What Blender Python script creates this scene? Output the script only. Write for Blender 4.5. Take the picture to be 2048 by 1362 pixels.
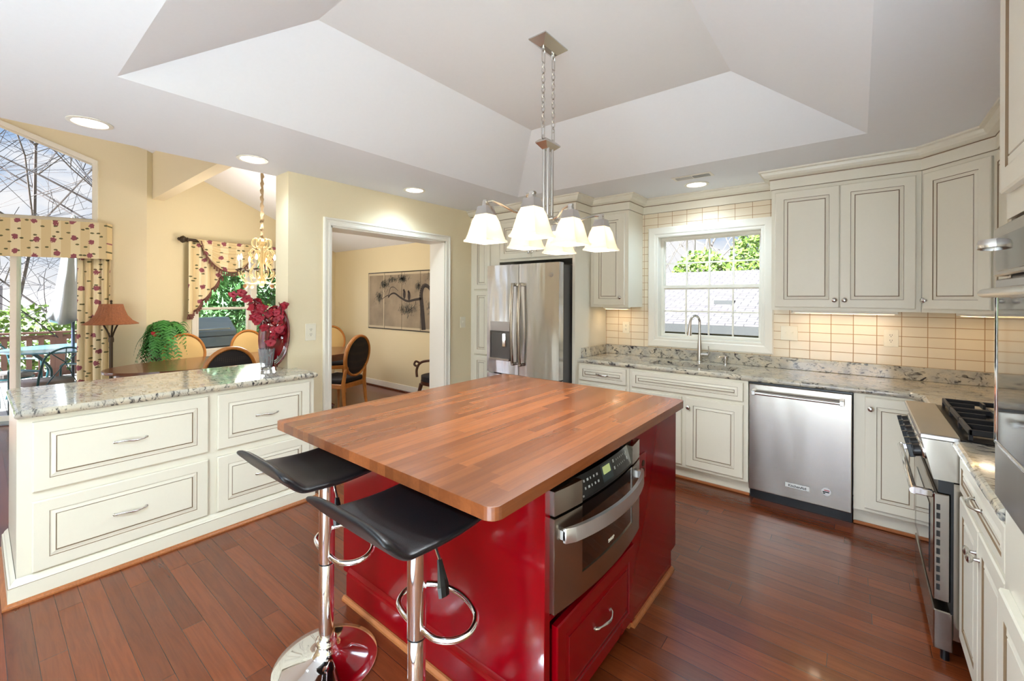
import bpy, bmesh, math, random
from mathutils import Vector, Matrix
from math import sin, cos, pi, radians
random.seed(7)
for o in list(bpy.data.objects): bpy.data.objects.remove(o)
SC = bpy.context.scene
COL = SC.collection

# ---------------------------------------------------------------- camera
YAW, CAMH, FPX = 38.822, 1.481, 863.84
cd = bpy.data.cameras.new('camera'); cam = bpy.data.objects.new('camera', cd); COL.objects.link(cam)
ya, rl = radians(YAW), radians(-.236)
Fv = Vector((-sin(ya), cos(ya), 0)); Rv = Vector((cos(ya), sin(ya), 0)); Zv = Vector((0, 0, 1))
Rc = Rv*cos(rl) - Zv*sin(rl); Uc = Rv*sin(rl) + Zv*cos(rl)
M = Matrix((Rc, Uc, -Fv)).transposed().to_4x4(); M.translation = (0, 0, CAMH)
cam.matrix_world = M
cd.sensor_fit = 'HORIZONTAL'; cd.sensor_width = 36; cd.lens = FPX/2048*36
cd.shift_x = (1024-1023.35)/2048; cd.shift_y = (597.0-681)/2048
cd.clip_start = .05; cd.clip_end = 300
SC.camera = cam
SC.view_settings.view_transform = 'Standard'; SC.view_settings.look = 'None'
SC.view_settings.gamma = 1; SC.view_settings.use_curve_mapping = False
SC.view_settings.exposure = 1.50

# ---------------------------------------------------------------- helpers: colour and nodes
def lin(c):
    c = c/255
    return c/12.92 if c <= .04045 else ((c+.055)/1.055)**2.4
def rgb(r, g, b): return (lin(r), lin(g), lin(b), 1)
class NT:
    def __init__(s, tree): s.t = tree; s.n = tree.nodes; s.l = tree.links
    def new(s, typ, **kw):
        n = s.n.new(typ)
        for k, v in kw.items():
            if k.startswith('i_'):
                key = k[2:].replace('_', ' ')
                n.inputs[key].default_value = v
            else: setattr(n, k, v)
        return n
    def link(s, a, b): s.l.new(a, b)
    def math(s, op, a, b=None, c=None):
        n = s.new('ShaderNodeMath', operation=op)
        for i, v in enumerate((a, b, c)):
            if v is None: continue
            if hasattr(v, 'is_linked') or hasattr(v, 'links'): s.link(v, n.inputs[i])
            else: n.inputs[i].default_value = v
        return n.outputs[0]
    def ramp(s, fac, stops, interp='LINEAR'):
        n = s.new('ShaderNodeValToRGB'); n.color_ramp.interpolation = interp
        e = n.color_ramp.elements
        while len(e) < len(stops): e.new(.5)
        for i, (p, c) in enumerate(stops): e[i].position = p; e[i].color = c
        s.link(fac, n.inputs[0]); return n.outputs[0]
    def mix(s, fac, a, b, blend='MIX'):
        n = s.new('ShaderNodeMix', data_type='RGBA', blend_type=blend)
        for i, v in ((0, fac), (6, a), (7, b)):
            if hasattr(v, 'links'): s.link(v, n.inputs[i])
            else: n.inputs[i].default_value = v
        return n.outputs[2]

# ---------------------------------------------------------------- world: blue sky with broken white cloud
w = bpy.data.worlds.new('sky'); SC.world = w; w.use_nodes = True
nt = NT(w.node_tree); nt.n.clear()
tc = nt.new('ShaderNodeTexCoord'); sep = nt.new('ShaderNodeSeparateXYZ'); nt.link(tc.outputs['Generated'], sep.inputs[0])
grad = nt.ramp(sep.outputs[2], [(0.0, rgb(222, 230, 240)), (.18, rgb(170, 200, 235)), (.6, rgb(95, 145, 215))])
mp = nt.new('ShaderNodeMapping'); mp.inputs['Scale'].default_value = (1.6, 1.6, 3.4); nt.link(tc.outputs['Generated'], mp.inputs[0])
nz = nt.new('ShaderNodeTexNoise', i_Scale=1.9, i_Detail=7, i_Roughness=.55); nt.link(mp.outputs[0], nz.inputs['Vector'])
cl = nt.ramp(nz.outputs[0], [(.44, (0, 0, 0, 1)), (.58, (1, 1, 1, 1))])
skyc = nt.mix(cl, grad, rgb(250, 250, 252))
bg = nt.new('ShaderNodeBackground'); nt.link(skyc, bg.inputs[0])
# sky glow round the sun behind the camera, added to light the upper cabinets
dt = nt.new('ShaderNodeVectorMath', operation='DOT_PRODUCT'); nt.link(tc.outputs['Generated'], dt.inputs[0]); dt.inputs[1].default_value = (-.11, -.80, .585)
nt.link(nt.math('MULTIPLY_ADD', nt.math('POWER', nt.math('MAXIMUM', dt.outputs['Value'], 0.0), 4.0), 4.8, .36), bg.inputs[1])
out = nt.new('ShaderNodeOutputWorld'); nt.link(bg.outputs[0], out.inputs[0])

def lamp(name, typ, loc, energy, color=(1, 1, 1), target=None, parent=None, **kw):
    d = bpy.data.lights.new(name, typ); d.energy = energy; d.color = color
    for k, v in kw.items(): setattr(d, k, v)
    o = bpy.data.objects.new(name, d); COL.objects.link(o); o.location = loc
    if target is not None:
        o.rotation_euler = (Vector(target)-Vector(loc)).to_track_quat('-Z', 'Y').to_euler()
    if parent: o.parent = parent
    return o
lamp('sun', 'SUN', (0, -20, 20), 20, (.78, .91, 1), target=(3, 2, 4), angle=radians(.6))
NEUTRAL = (.60, .82, 1.0)

# ---------------------------------------------------------------- materials
MATS = {}
def base_mat(name):
    m = bpy.data.materials.new(name); m.use_nodes = True
    t = NT(m.node_tree); b = t.n['Principled BSDF']; MATS[name] = m
    return m, t, b
def pmat(name, col, rough=.5, metal=0, coat=0, bump=0, bscale=60, var=0, spec=None, trans=0, ior=None, emis=None, estr=0, sheen=0, stretch=None):
    m, t, b = base_mat(name)
    b.inputs['Base Color'].default_value = col; b.inputs['Roughness'].default_value = rough
    b.inputs['Metallic'].default_value = metal; b.inputs['Coat Weight'].default_value = coat
    b.inputs['Coat Roughness'].default_value = .08
    if spec is not None: b.inputs['Specular IOR Level'].default_value = spec
    if trans: b.inputs['Transmission Weight'].default_value = trans
    if ior: b.inputs['IOR'].default_value = ior
    if sheen: b.inputs['Sheen Weight'].default_value = sheen
    if emis: b.inputs['Emission Color'].default_value = emis; b.inputs['Emission Strength'].default_value = estr
    c = t.new('ShaderNodeTexCoord')
    mpp = t.new('ShaderNodeMapping'); mpp.inputs['Scale'].default_value = stretch or (1, 1, 1)
    t.link(c.outputs['Object'], mpp.inputs[0])
    n = t.new('ShaderNodeTexNoise', i_Scale=bscale, i_Detail=3); t.link(mpp.outputs[0], n.inputs['Vector'])
    v = var or .006
    lo = tuple(x*(1-v) for x in col[:3])+(1,); hi = tuple(min(1, x*(1+v)) for x in col[:3])+(1,)
    t.link(t.ramp(n.outputs[0], [(.3, lo), (.7, hi)]), b.inputs['Base Color'])
    if bump:
        bp = t.new('ShaderNodeBump'); bp.inputs['Strength'].default_value = bump; bp.inputs['Distance'].default_value = .01
        t.link(n.outputs[0], bp.inputs['Height']); t.link(bp.outputs[0], b.inputs['Normal'])
    return m
CREAM = pmat('cream_paint', rgb(233, 226, 208), .32, spec=.4)
GLAZE = pmat('brown_glaze_line', rgb(128, 104, 76), .5)
CREAMIN = pmat('cabinet_shadow_gap', rgb(90, 76, 58), .6)
RED = pmat('red_gloss_paint', rgb(128, 0, 11), .14, coat=.15, spec=.35)
REDD = pmat('red_paint_groove', rgb(110, 5, 14), .3)
WHITE = pmat('white_trim_paint', rgb(242, 236, 222), .35)
CEIL = pmat('ceiling_white', rgb(240, 240, 241), .75, spec=.2)
CEILT = pmat('ceiling_tray_paint', rgb(234, 231, 228), .75, spec=.2)
YELL = pmat('pale_yellow_wall', rgb(238, 223, 189), .6, spec=.25)
YELLD = pmat('tan_wall', rgb(226, 210, 172), .6, spec=.25)
IVORY = pmat('ivory_plastic', rgb(240, 232, 210), .35)
BLACK = pmat('black_plastic', rgb(16, 17, 19), .3)
DARK = pmat('dark_void', rgb(30, 28, 26), .7)
LEATHER = pmat('black_leatherette', rgb(20, 21, 24), .36, bump=.12, bscale=320)
CHROME = pmat('chrome', (.88, .88, .88, 1), .05, metal=1)
NICKEL = pmat('brushed_nickel', (.62, .60, .57, 1), .27, metal=1)
PEWTER = pmat('pewter', (.42, .40, .38, 1), .32, metal=1)
IRON = pmat('cast_iron_grate', rgb(34, 34, 37), .5)
BRONZE = pmat('bronze', rgb(70, 56, 42), .45, metal=.6)
GOLD = pmat('antique_cream_gold', rgb(222, 200, 152), .4, metal=.25)
DGLASS = pmat('dark_oven_glass', rgb(28, 20, 16), .06, coat=.6)
DOVEN = pmat('smoked_mirror_glass', (.17, .165, .155, 1), .05, metal=.75)
BLKMET = pmat('black_enamel', rgb(14, 14, 15), .35)
LCD = pmat('lcd_green', rgb(150, 160, 110), .3, emis=rgb(150, 165, 105), estr=.25)
OAK = pmat('oak_shoe_molding', rgb(172, 104, 58), .35, var=.16, bscale=14, stretch=(1, 8, 8))
CHAIRW = pmat('honey_wood', rgb(186, 120, 54), .35, var=.14, bscale=16)
TABLEW = pmat('dark_walnut', rgb(104, 58, 38), .22, var=.16, bscale=10, coat=.3)
BEIGEF = pmat('beige_upholstery', rgb(206, 172, 112), .8, bump=.1, bscale=200)
SHADEG = None
def fabric_dots():
    m, t, b = base_mat('black_dotted_fabric'); b.inputs['Roughness'].default_value = .75
    c = t.new('ShaderNodeTexCoord'); v = t.new('ShaderNodeTexVoronoi', i_Scale=62, i_Randomness=.0); t.link(c.outputs['Object'], v.inputs['Vector'])
    t.link(t.ramp(v.outputs['Distance'], [(.16, rgb(92, 74, 62)), (.26, rgb(30, 27, 30))]), b.inputs['Base Color'])
    return m
DOTS = fabric_dots()
def steel(name, base=(.60, .585, .56, 1), rough=.24, wave=.25, brush=(1, 1, 60), wsc=(2.2, 2.2, .55)):
    m, t, b = base_mat(name); b.inputs['Metallic'].default_value = 1
    b.inputs['Base Color'].default_value = base
    c = t.new('ShaderNodeTexCoord')
    m1 = t.new('ShaderNodeMapping'); m1.inputs['Scale'].default_value = wsc; t.link(c.outputs['Object'], m1.inputs[0])
    n1 = t.new('ShaderNodeTexNoise', i_Scale=2.2, i_Detail=1); t.link(m1.outputs[0], n1.inputs['Vector'])
    m2 = t.new('ShaderNodeMapping'); m2.inputs['Scale'].default_value = brush; t.link(c.outputs['Object'], m2.inputs[0])
    n2 = t.new('ShaderNodeTexNoise', i_Scale=8, i_Detail=4); t.link(m2.outputs[0], n2.inputs['Vector'])
    t.link(t.ramp(n2.outputs[0], [(.3, (rough*.96,)*3+(1,)), (.7, (rough*1.05,)*3+(1,))]), b.inputs['Roughness'])
    bp = t.new('ShaderNodeBump'); bp.inputs['Strength'].default_value = wave; bp.inputs['Distance'].default_value = .06
    t.link(n1.outputs[0], bp.inputs['Height']); t.link(bp.outputs[0], b.inputs['Normal'])
    return m
STEEL = steel('stainless_steel', base=(.40, .36, .31, 1), wave=.10, brush=(40, 40, .7))
STEELF = steel('stainless_fridge_door', base=(.66, .66, .66, 1), rough=.2, wave=.28, wsc=(3.2, 3.2, .5), brush=(40, 40, .7))
STEELD = steel('stainless_dark', base=(.42, .40, .38, 1), rough=.3, wave=.1, brush=(40, 40, .7))

def rowshift(t, along, across, row, amount):
    """per row random shift along the boards -> vector for a brick texture"""
    r = t.math('FLOOR', t.math('DIVIDE', across, row))
    wn = t.new('ShaderNodeTexWhiteNoise', noise_dimensions='1D'); t.link(r, wn.inputs['W'])
    sh = t.math('MULTIPLY', wn.outputs[0], amount)
    cb = t.new('ShaderNodeCombineXYZ'); t.link(t.math('ADD', along, sh), cb.inputs[0]); t.link(across, cb.inputs[1])
    return cb.outputs[0], r
def woodboards(name, ax, row, length, c1, c2, mortar, mcol, rough, coat, grain, darkvar, bumpm=.25):
    m, t, b = base_mat(name)
    c = t.new('ShaderNodeTexCoord'); s = t.new('ShaderNodeSeparateXYZ'); t.link(c.outputs['Object'], s.inputs[0])
    al, ac = (s.outputs[0], s.outputs[1]) if ax == 'x' else (s.outputs[1], s.outputs[0])
    vec, r = rowshift(t, al, ac, row, length*7.3)
    br = t.new('ShaderNodeTexBrick', offset=0, offset_frequency=2, squash=1)
    br.inputs['Scale'].default_value = 1; br.inputs['Brick Width'].default_value = length; br.inputs['Row Height'].default_value = row
    br.inputs['Mortar Size'].default_value = mortar; br.inputs['Mortar Smooth'].default_value = .2; br.inputs['Bias'].default_value = 0
    br.inputs['Color1'].default_value = c1; br.inputs['Color2'].default_value = c2; br.inputs['Mortar'].default_value = mcol
    t.link(vec, br.inputs['Vector'])
    # grain, stretched along the board
    st = (1.0, 14, 14) if ax == 'x' else (14, 1.0, 14)
    mp2 = t.new('ShaderNodeMapping'); mp2.inputs['Scale'].default_value = st; t.link(c.outputs['Object'], mp2.inputs[0])
    off = t.new('ShaderNodeCombineXYZ'); t.link(t.math('MULTIPLY', r, 3.17), off.inputs[0 if ax == 'x' else 1]); t.link(off.outputs[0], mp2.inputs['Location'])
    n = t.new('ShaderNodeTexNoise', i_Scale=grain, i_Detail=6, i_Roughness=.6, i_Distortion=1.2); t.link(mp2.outputs[0], n.inputs['Vector'])
    g = t.ramp(n.outputs[0], [(.32, (1-darkvar,)*3+(1,)), (.62, (1, 1, 1, 1))])
    col = t.mix(1.0, br.outputs['Color'], g, 'MULTIPLY')
    t.link(col, b.inputs['Base Color'])
    b.inputs['Roughness'].default_value = rough; b.inputs['Coat Weight'].default_value = coat; b.inputs['Coat Roughness'].default_value = .07
    if bumpm:
        bp = t.new('ShaderNodeBump', invert=True); bp.inputs['Strength'].default_value = bumpm; bp.inputs['Distance'].default_value = .004
        t.link(br.outputs['Fac'], bp.inputs['Height']); t.link(bp.outputs[0], b.inputs['Normal'])
    return m
FLOORM = woodboards('oak_floor_boards', 'x', .083, 1.05, rgb(134, 64, 30), rgb(104, 48, 22), .0011, rgb(46, 24, 15), .25, .2, 3.2, .26)
BUTCHER = woodboards('butcher_block_staves', 'y', .045, .85, rgb(158, 90, 48), rgb(120, 64, 32), .0003, rgb(110, 62, 36), .27, .12, 2.6, .18, 0)
DECKM = woodboards('deck_boards', 'x', .14, 4, rgb(176, 168, 160), rgb(150, 142, 136), .005, rgb(60, 55, 50), .7, 0, 2.5, .15)

def granite(name):
    m, t, b = base_mat(name)
    c = t.new('ShaderNodeTexCoord')
    mp3 = t.new('ShaderNodeMapping'); mp3.inputs['Rotation'].default_value = (.5, .6, .62); mp3.inputs['Scale'].default_value = (1, 2.6, 1.5)
    t.link(c.outputs['Object'], mp3.inputs[0])
    n1 = t.new('ShaderNodeTexNoise', i_Scale=19, i_Detail=9, i_Roughness=.62, i_Distortion=.9); t.link(mp3.outputs[0], n1.inputs['Vector'])
    n2 = t.new('ShaderNodeTexNoise', i_Scale=48, i_Detail=6, i_Roughness=.7, i_Distortion=.6); t.link(mp3.outputs[0], n2.inputs['Vector'])
    n3 = t.new('ShaderNodeTexNoise', i_Scale=12, i_Detail=5); t.link(c.outputs['Object'], n3.inputs['Vector'])
    basec = t.ramp(n3.outputs[0], [(.35, rgb(208, 196, 172)), (.55, rgb(190, 183, 168)), (.7, rgb(160, 156, 151))])
    f1 = t.ramp(n1.outputs[0], [(.36, (1, 1, 1, 1)), (.42, (.5,)*3+(1,)), (.47, (0, 0, 0, 1))])
    f2 = t.ramp(n2.outputs[0], [(.33, (1, 1, 1, 1)), (.40, (0, 0, 0, 1))])
    col = t.mix(f1, basec, rgb(54, 52, 56)); col = t.mix(f2, col, rgb(98, 86, 74))
    t.link(col, b.inputs['Base Color']); b.inputs['Roughness'].default_value = .09; b.inputs['Coat Weight'].default_value = .4
    b.inputs['Coat Roughness'].default_value = .03
    return m
GRANITE = granite('speckled_granite')
def tilem():
    m, t, b = base_mat('stacked_wall_tile')
    c = t.new('ShaderNodeTexCoord'); s = t.new('ShaderNodeSeparateXYZ'); t.link(c.outputs['Object'], s.inputs[0])
    geo = t.new('ShaderNodeNewGeometry'); sn = t.new('ShaderNodeSeparateXYZ'); t.link(geo.outputs['Normal'], sn.inputs[0])
    hor = t.math('ADD', s.outputs[0], t.math('MULTIPLY', s.outputs[1], t.math('ABSOLUTE', sn.outputs[0])))
    cb = t.new('ShaderNodeCombineXYZ'); t.link(t.math('ADD', hor, .443+.1363*60), cb.inputs[0]); t.link(t.math('SUBTRACT', s.outputs[2], 1.007-.0706*2), cb.inputs[1])
    br = t.new('ShaderNodeTexBrick', offset=0, squash=1)
    for k, v in (('Scale', 1), ('Brick Width', .1363), ('Row Height', .0706), ('Mortar Size', .0026), ('Mortar Smooth', .3), ('Bias', 0)): br.inputs[k].default_value = v
    br.inputs['Color1'].default_value = rgb(240, 226, 200); br.inputs['Color2'].default_value = rgb(234, 218, 190); br.inputs['Mortar'].default_value = rgb(184, 146, 104)
    t.link(cb.outputs[0], br.inputs['Vector']); t.link(br.outputs['Color'], b.inputs['Base Color'])
    t.link(t.ramp(br.outputs['Fac'], [(0, (.16,)*3+(1,)), (1, (.7,)*3+(1,))]), b.inputs['Roughness'])
    n = t.new('ShaderNodeTexNoise', i_Scale=6, i_Detail=2); t.link(c.outputs['Object'], n.inputs['Vector'])
    h = t.math('SUBTRACT', t.math('MULTIPLY', n.outputs[0], .5), br.outputs['Fac'])
    bp = t.new('ShaderNodeBump'); bp.inputs['Strength'].default_value = .35; bp.inputs['Distance'].default_value = .004
    t.link(h, bp.inputs['Height']); t.link(bp.outputs[0], b.inputs['Normal'])
    return m
TILE = tilem()
def glassm(name, tint=(1, 1, 1, 1), refl=.06):
    m = bpy.data.materials.new(name); m.use_nodes = True; t = NT(m.node_tree); t.n.clear()
    tr = t.new('ShaderNodeBsdfTransparent'); tr.inputs[0].default_value = tint
    gl = t.new('ShaderNodeBsdfGlossy'); gl.inputs['Roughness'].default_value = .02
    lw = t.new('ShaderNodeFresnel'); lw.inputs[0].default_value = 1.35
    mx = t.new('ShaderNodeMixShader'); t.link(lw.outputs[0], mx.inputs[0]); t.link(tr.outputs[0], mx.inputs[1]); t.link(gl.outputs[0], mx.inputs[2])
    o = t.new('ShaderNodeOutputMaterial'); t.link(mx.outputs[0], o.inputs[0]); return m
PANE = glassm('window_glass')
VASEG = pmat('clear_glass', (.78, .82, .86, 1), .06, trans=.85, ior=1.45)
def shadem():
    m = bpy.data.materials.new('frosted_lamp_glass'); m.use_nodes = True; t = NT(m.node_tree); t.n.clear()
    tl = t.new('ShaderNodeBsdfTranslucent'); tl.inputs[0].default_value = rgb(225, 214, 196)
    df = t.new('ShaderNodeBsdfDiffuse'); df.inputs[0].default_value = rgb(250, 244, 230)
    em = t.new('ShaderNodeEmission'); em.inputs[0].default_value = rgb(255, 240, 214); em.inputs[1].default_value = .10
    m1 = t.new('ShaderNodeMixShader'); m1.inputs[0].default_value = .45; t.link(tl.outputs[0], m1.inputs[1]); t.link(df.outputs[0], m1.inputs[2])
    ad = t.new('ShaderNodeAddShader'); t.link(m1.outputs[0], ad.inputs[0]); t.link(em.outputs[0], ad.inputs[1])
    o = t.new('ShaderNodeOutputMaterial'); t.link(ad.outputs[0], o.inputs[0]); return m
SHADEG = shadem()
def emit(name, col, s):
    m = bpy.data.materials.new(name); m.use_nodes = True; t = NT(m.node_tree); t.n.clear()
    e = t.new('ShaderNodeEmission'); e.inputs[0].default_value = col; e.inputs[1].default_value = s
    o = t.new('ShaderNodeOutputMaterial'); t.link(e.outputs[0], o.inputs[0]); return m
BULB = emit('bulb_glow', rgb(255, 240, 214), 9)
CANLIT = emit('recessed_lamp_glow', rgb(255, 248, 236), 6)
CANDLE = emit('candle_bulb_glow', rgb(255, 230, 180), 10)
def floral():
    m, t, b = base_mat('floral_curtain_fabric'); b.inputs['Roughness'].default_value = .8
    c = t.new('ShaderNodeTexCoord'); s = t.new('ShaderNodeSeparateXYZ'); t.link(c.outputs['Object'], s.inputs[0])
    h = t.math('ADD', s.outputs[1], t.math('MULTIPLY', s.outputs[0], .5))
    stripe = t.math('GREATER_THAN', t.math('FRACT', t.math('MULTIPLY', h, 5.2)), .5)
    base = t.mix(stripe, rgb(232, 216, 178), rgb(218, 196, 150))
    cb = t.new('ShaderNodeCombineXYZ'); t.link(h, cb.inputs[0]); t.link(s.outputs[2], cb.inputs[1])
    v1 = t.new('ShaderNodeTexVoronoi', voronoi_dimensions='2D', i_Scale=5.2, i_Randomness=.35); t.link(cb.outputs[0], v1.inputs['Vector'])
    nn = t.new('ShaderNodeTexNoise', i_Scale=55, i_Detail=1); t.link(cb.outputs[0], nn.inputs['Vector'])
    d1 = t.math('ADD', v1.outputs['Distance'], t.math('MULTIPLY', t.math('SUBTRACT', nn.outputs[0], .5), .22))
    fl = t.math('LESS_THAN', d1, .155)
    mp4 = t.new('ShaderNodeMapping'); mp4.inputs['Location'].default_value = (.07, .05, 0); mp4.inputs['Rotation'].default_value = (0, 0, .6); mp4.inputs['Scale'].default_value = (1, 2.1, 1)
    t.link(cb.outputs[0], mp4.inputs[0])
    v2 = t.new('ShaderNodeTexVoronoi', voronoi_dimensions='2D', i_Scale=6.5, i_Randomness=.9); t.link(mp4.outputs[0], v2.inputs['Vector'])
    lf = t.math('LESS_THAN', t.math('ADD', v2.outputs['Distance'], t.math('MULTIPLY', t.math('SUBTRACT', nn.outputs[0], .5), .1)), .13)
    col = t.mix(lf, base, rgb(94, 92, 58)); col = t.mix(fl, col, rgb(148, 82, 92))
    t.link(col, b.inputs['Base Color']); return m
FLORAL = floral()
TRIMF = pmat('mauve_fringe', rgb(112, 72, 62), .85)
def tile_disp(): pass

# ---------------------------------------------------------------- helpers: objects
ORG = {}
def link(o, parent=None):
    COL.objects.link(o)
    if parent is not None: o.parent = parent
    return o
def thing(name, label, cat, loc=(0, 0, 0), rotz=0, group=None, kind=None):
    o = bpy.data.objects.new(name, None); o.empty_display_size = .1
    COL.objects.link(o); o.location = loc; o.rotation_euler = (0, 0, rotz)
    ORG[o.name] = Vector(loc)
    tag(o, label, cat, group, kind); return o
def tag(o, label=None, cat=None, group=None, kind=None):
    if label: o['label'] = label
    if cat: o['category'] = cat
    if group: o['group'] = group
    if kind: o['kind'] = kind
    return o
class MB:
    def __init__(s): s.b = bmesh.new(); s.mi = 0
    def _f(s, vs, mi=None):
        try: f = s.b.faces.new(vs)
        except ValueError: return None
        f.material_index = s.mi if mi is None else mi; return f
    def obox(s, O, U, V, N, w, h, d, bev=0, mi=None, seg=1):
        """box with corner O, extents w along U, h along V, d along N"""
        O, U, V, N = Vector(O), Vector(U), Vector(V), Vector(N)
        p = [O+U*(w*i)+V*(h*j)+N*(d*k) for k in (0, 1) for j in (0, 1) for i in (0, 1)]
        v = [s.b.verts.new(q) for q in p]
        fs = [s._f([v[i] for i in q], mi) for q in ((0, 2, 3, 1), (4, 5, 7, 6), (0, 1, 5, 4), (2, 6, 7, 3), (0, 4, 6, 2), (1, 3, 7, 5))]
        if U.cross(V).dot(N) < 0:
            for f in fs: f.normal_flip()
        if bev:
            es = list({e for f in fs for e in f.edges})
            bmesh.ops.bevel(s.b, geom=es, offset=bev, segments=seg, profile=.6, affect='EDGES', clamp_overlap=True, material=-1)
        return s
    def box(s, x0, x1, y0, y1, z0, z1, bev=0, mi=None, seg=1):
        return s.obox((x0, y0, z0), (1, 0, 0), (0, 1, 0), (0, 0, 1), x1-x0, y1-y0, z1-z0, bev, mi, seg)
    def poly(s, pts, mi=None): return s._f([s.b.verts.new(Vector(p)) for p in pts], mi)
    def prism(s, pts, d, mi=None, bev=0, seg=1):
        """closed polygon (3d points) extruded by vector d"""
        d = Vector(d); a = [s.b.verts.new(Vector(p)) for p in pts]; c = [s.b.verts.new(Vector(p)+d) for p in pts]
        n = len(pts); fs = [s._f(a[::-1], mi), s._f(c, mi)]+[s._f([a[i], a[(i+1) % n], c[(i+1) % n], c[i]], mi) for i in range(n)]
        if bev:
            es = list({e for f in fs if f for e in f.edges})
            bmesh.ops.bevel(s.b, geom=es, offset=bev, segments=seg, profile=.6, affect='EDGES', clamp_overlap=True, material=-1)
        return s
    def tube(s, path, r, n=8, caps=True, mi=None, closed=False, flat=None):
        path = [Vector(p) for p in path]; m = len(path); rr = r if isinstance(r, (list, tuple)) else [r]*m
        if len(rr) != m: q0 = rr; rr = [q0[min(len(q0)-2, int(i/(m-1)*(len(q0)-1)))]*(1-(i/(m-1)*(len(q0)-1)-min(len(q0)-2, int(i/(m-1)*(len(q0)-1)))))+q0[min(len(q0)-2, int(i/(m-1)*(len(q0)-1)))+1]*(i/(m-1)*(len(q0)-1)-min(len(q0)-2, int(i/(m-1)*(len(q0)-1)))) for i in range(m)]
        rings = []; up = None
        for i, p in enumerate(path):
            if closed: d = path[(i+1) % m]-path[i-1]
            else: d = path[min(i+1, m-1)]-path[max(i-1, 0)]
            if d.length < 1e-9: d = Vector((0, 0, 1))
            d.normalize()
            if up is None:
                up = Vector((0, 0, 1)) if abs(d.z) < .9 else Vector((1, 0, 0))
            a = d.cross(up)
            if a.length < 1e-6: a = d.cross(Vector((0, 1, 0)))
            a.normalize(); up = a.cross(d).normalized(); up2 = up
            fx, fy = flat or (1, 1)
            rings.append([s.b.verts.new(p+(a*cos(2*pi*k/n)*fx+up2*sin(2*pi*k/n)*fy)*rr[i]) for k in range(n)])
        for i in range(m if closed else m-1):
            A, B = rings[i], rings[(i+1) % m]
            for k in range(n): s._f([A[k], A[(k+1) % n], B[(k+1) % n], B[k]], mi)
        if caps and not closed: s._f(rings[0][::-1], mi); s._f(rings[-1], mi)
        return s
    def lathe(s, prof, c=(0, 0, 0), axis=(0, 0, 1), n=20, mi=None, sx=1, sy=1, flute=0):
        """prof: (radius, height) pairs along axis"""
        c = Vector(c); ax = Vector(axis).normalized(); q = Vector((0, 0, 1)).rotation_difference(ax); rings = []
        for r, h in prof:
            ring = []
            for k in range(n):
                t = 2*pi*k/n; rr = r*(1+flute*(k % 2))
                ring.append(s.b.verts.new(c+q@Vector((rr*cos(t)*sx, rr*sin(t)*sy, h))))
            rings.append(ring)
        for i in range(len(rings)-1):
            A, B = rings[i], rings[i+1]
            for k in range(n): s._f([A[k], A[(k+1) % n], B[(k+1) % n], B[k]], mi)
        if prof[0][0] > 1e-4: s._f(rings[0][::-1], mi)
        if prof[-1][0] > 1e-4: s._f(rings[-1], mi)
        return s
    def ball(s, c, r, n=10, mi=None, sq=(1, 1, 1)):
        pr = [(r*sin(pi*i/n), -r*cos(pi*i/n)) for i in range(n+1)]; pr[0] = (1e-5, -r); pr[-1] = (1e-5, r)
        return s.lathe([(a*sq[0], b*sq[2]) for a, b in pr], c, n=max(8, n+2), mi=mi)
    def rings(s, O, U, V, N, w, h, rs, cap=True):
        """concentric rectangles: rs = (inset, height, material of the band leading here)"""
        O, U, V, N = Vector(O), Vector(U), Vector(V), Vector(N); prev = None
        for ins, ht, mi in rs:
            iu = min(ins, w/2-.002); iv = min(ins, h/2-.002)
            cur = [s.b.verts.new(O+U*a+V*b+N*ht) for a, b in ((iu, iv), (w-iu, iv), (w-iu, h-iv), (iu, h-iv))]
            if prev:
                for k in range(4): s._f([prev[k], prev[(k+1) % 4], cur[(k+1) % 4], cur[k]], mi)
            prev = cur
        if cap: s._f(prev, rs[-1][2] if len(rs[-1]) < 4 else rs[-1][3])
        return s
    def sweep(s, path, prof, z=None, mi=None, closed=False, mis=None):
        """horizontal path of (x,y), profile of (out, z); outward is to the right of travel"""
        P = [Vector((p[0], p[1])) for p in path]; n = len(P); rings = []
        for i in range(n):
            d0 = (P[i]-P[i-1]).normalized() if (i > 0 or closed) else None
            d1 = (P[(i+1) % n]-P[i]).normalized() if (i < n-1 or closed) else None
            if d0 is None: d0 = d1
            if d1 is None: d1 = d0
            n0 = Vector((d0.y, -d0.x)); n1 = Vector((d1.y, -d1.x)); mm = (n0+n1).normalized(); mm /= max(.2, mm.dot(n0))
            rings.append([s.b.verts.new((P[i].x+mm.x*o, P[i].y+mm.y*o, zz)) for o, zz in prof])
        for i in range(n if closed else n-1):
            A, B = rings[i], rings[(i+1) % n]
            for k in range(len(prof)-1): s._f([A[k], A[k+1], B[k+1], B[k]], mis[k] if mis else mi)
        if not closed: s._f(rings[0][::-1], mi); s._f(rings[-1], mi)
        return s
    def build(s, name, mats, parent=None, smooth=False, world=True, label=None):
        org = Vector((0, 0, 0))
        if parent is not None and world: org = ORG.get(parent.name, Vector((0, 0, 0)))
        if org.length: bmesh.ops.translate(s.b, verts=s.b.verts, vec=-org)
        me = bpy.data.meshes.new(name); s.b.normal_update(); s.b.to_mesh(me); s.b.free()
        if not isinstance(mats, (list, tuple)): mats = [mats]
        for m in mats: me.materials.append(m)
        if smooth:
            for p in me.polygons: p.use_smooth = True
            if smooth != 'all': me.set_sharp_from_angle(angle=radians(38))
        o = bpy.data.objects.new(name, me); link(o, parent); ORG[o.name] = org
        if label: o['label'] = label
        return o
X, Y, Z = Vector((1, 0, 0)), Vector((0, 1, 0)), Vector((0, 0, 1))
def struct(o): o['kind'] = 'structure'; return o
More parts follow.
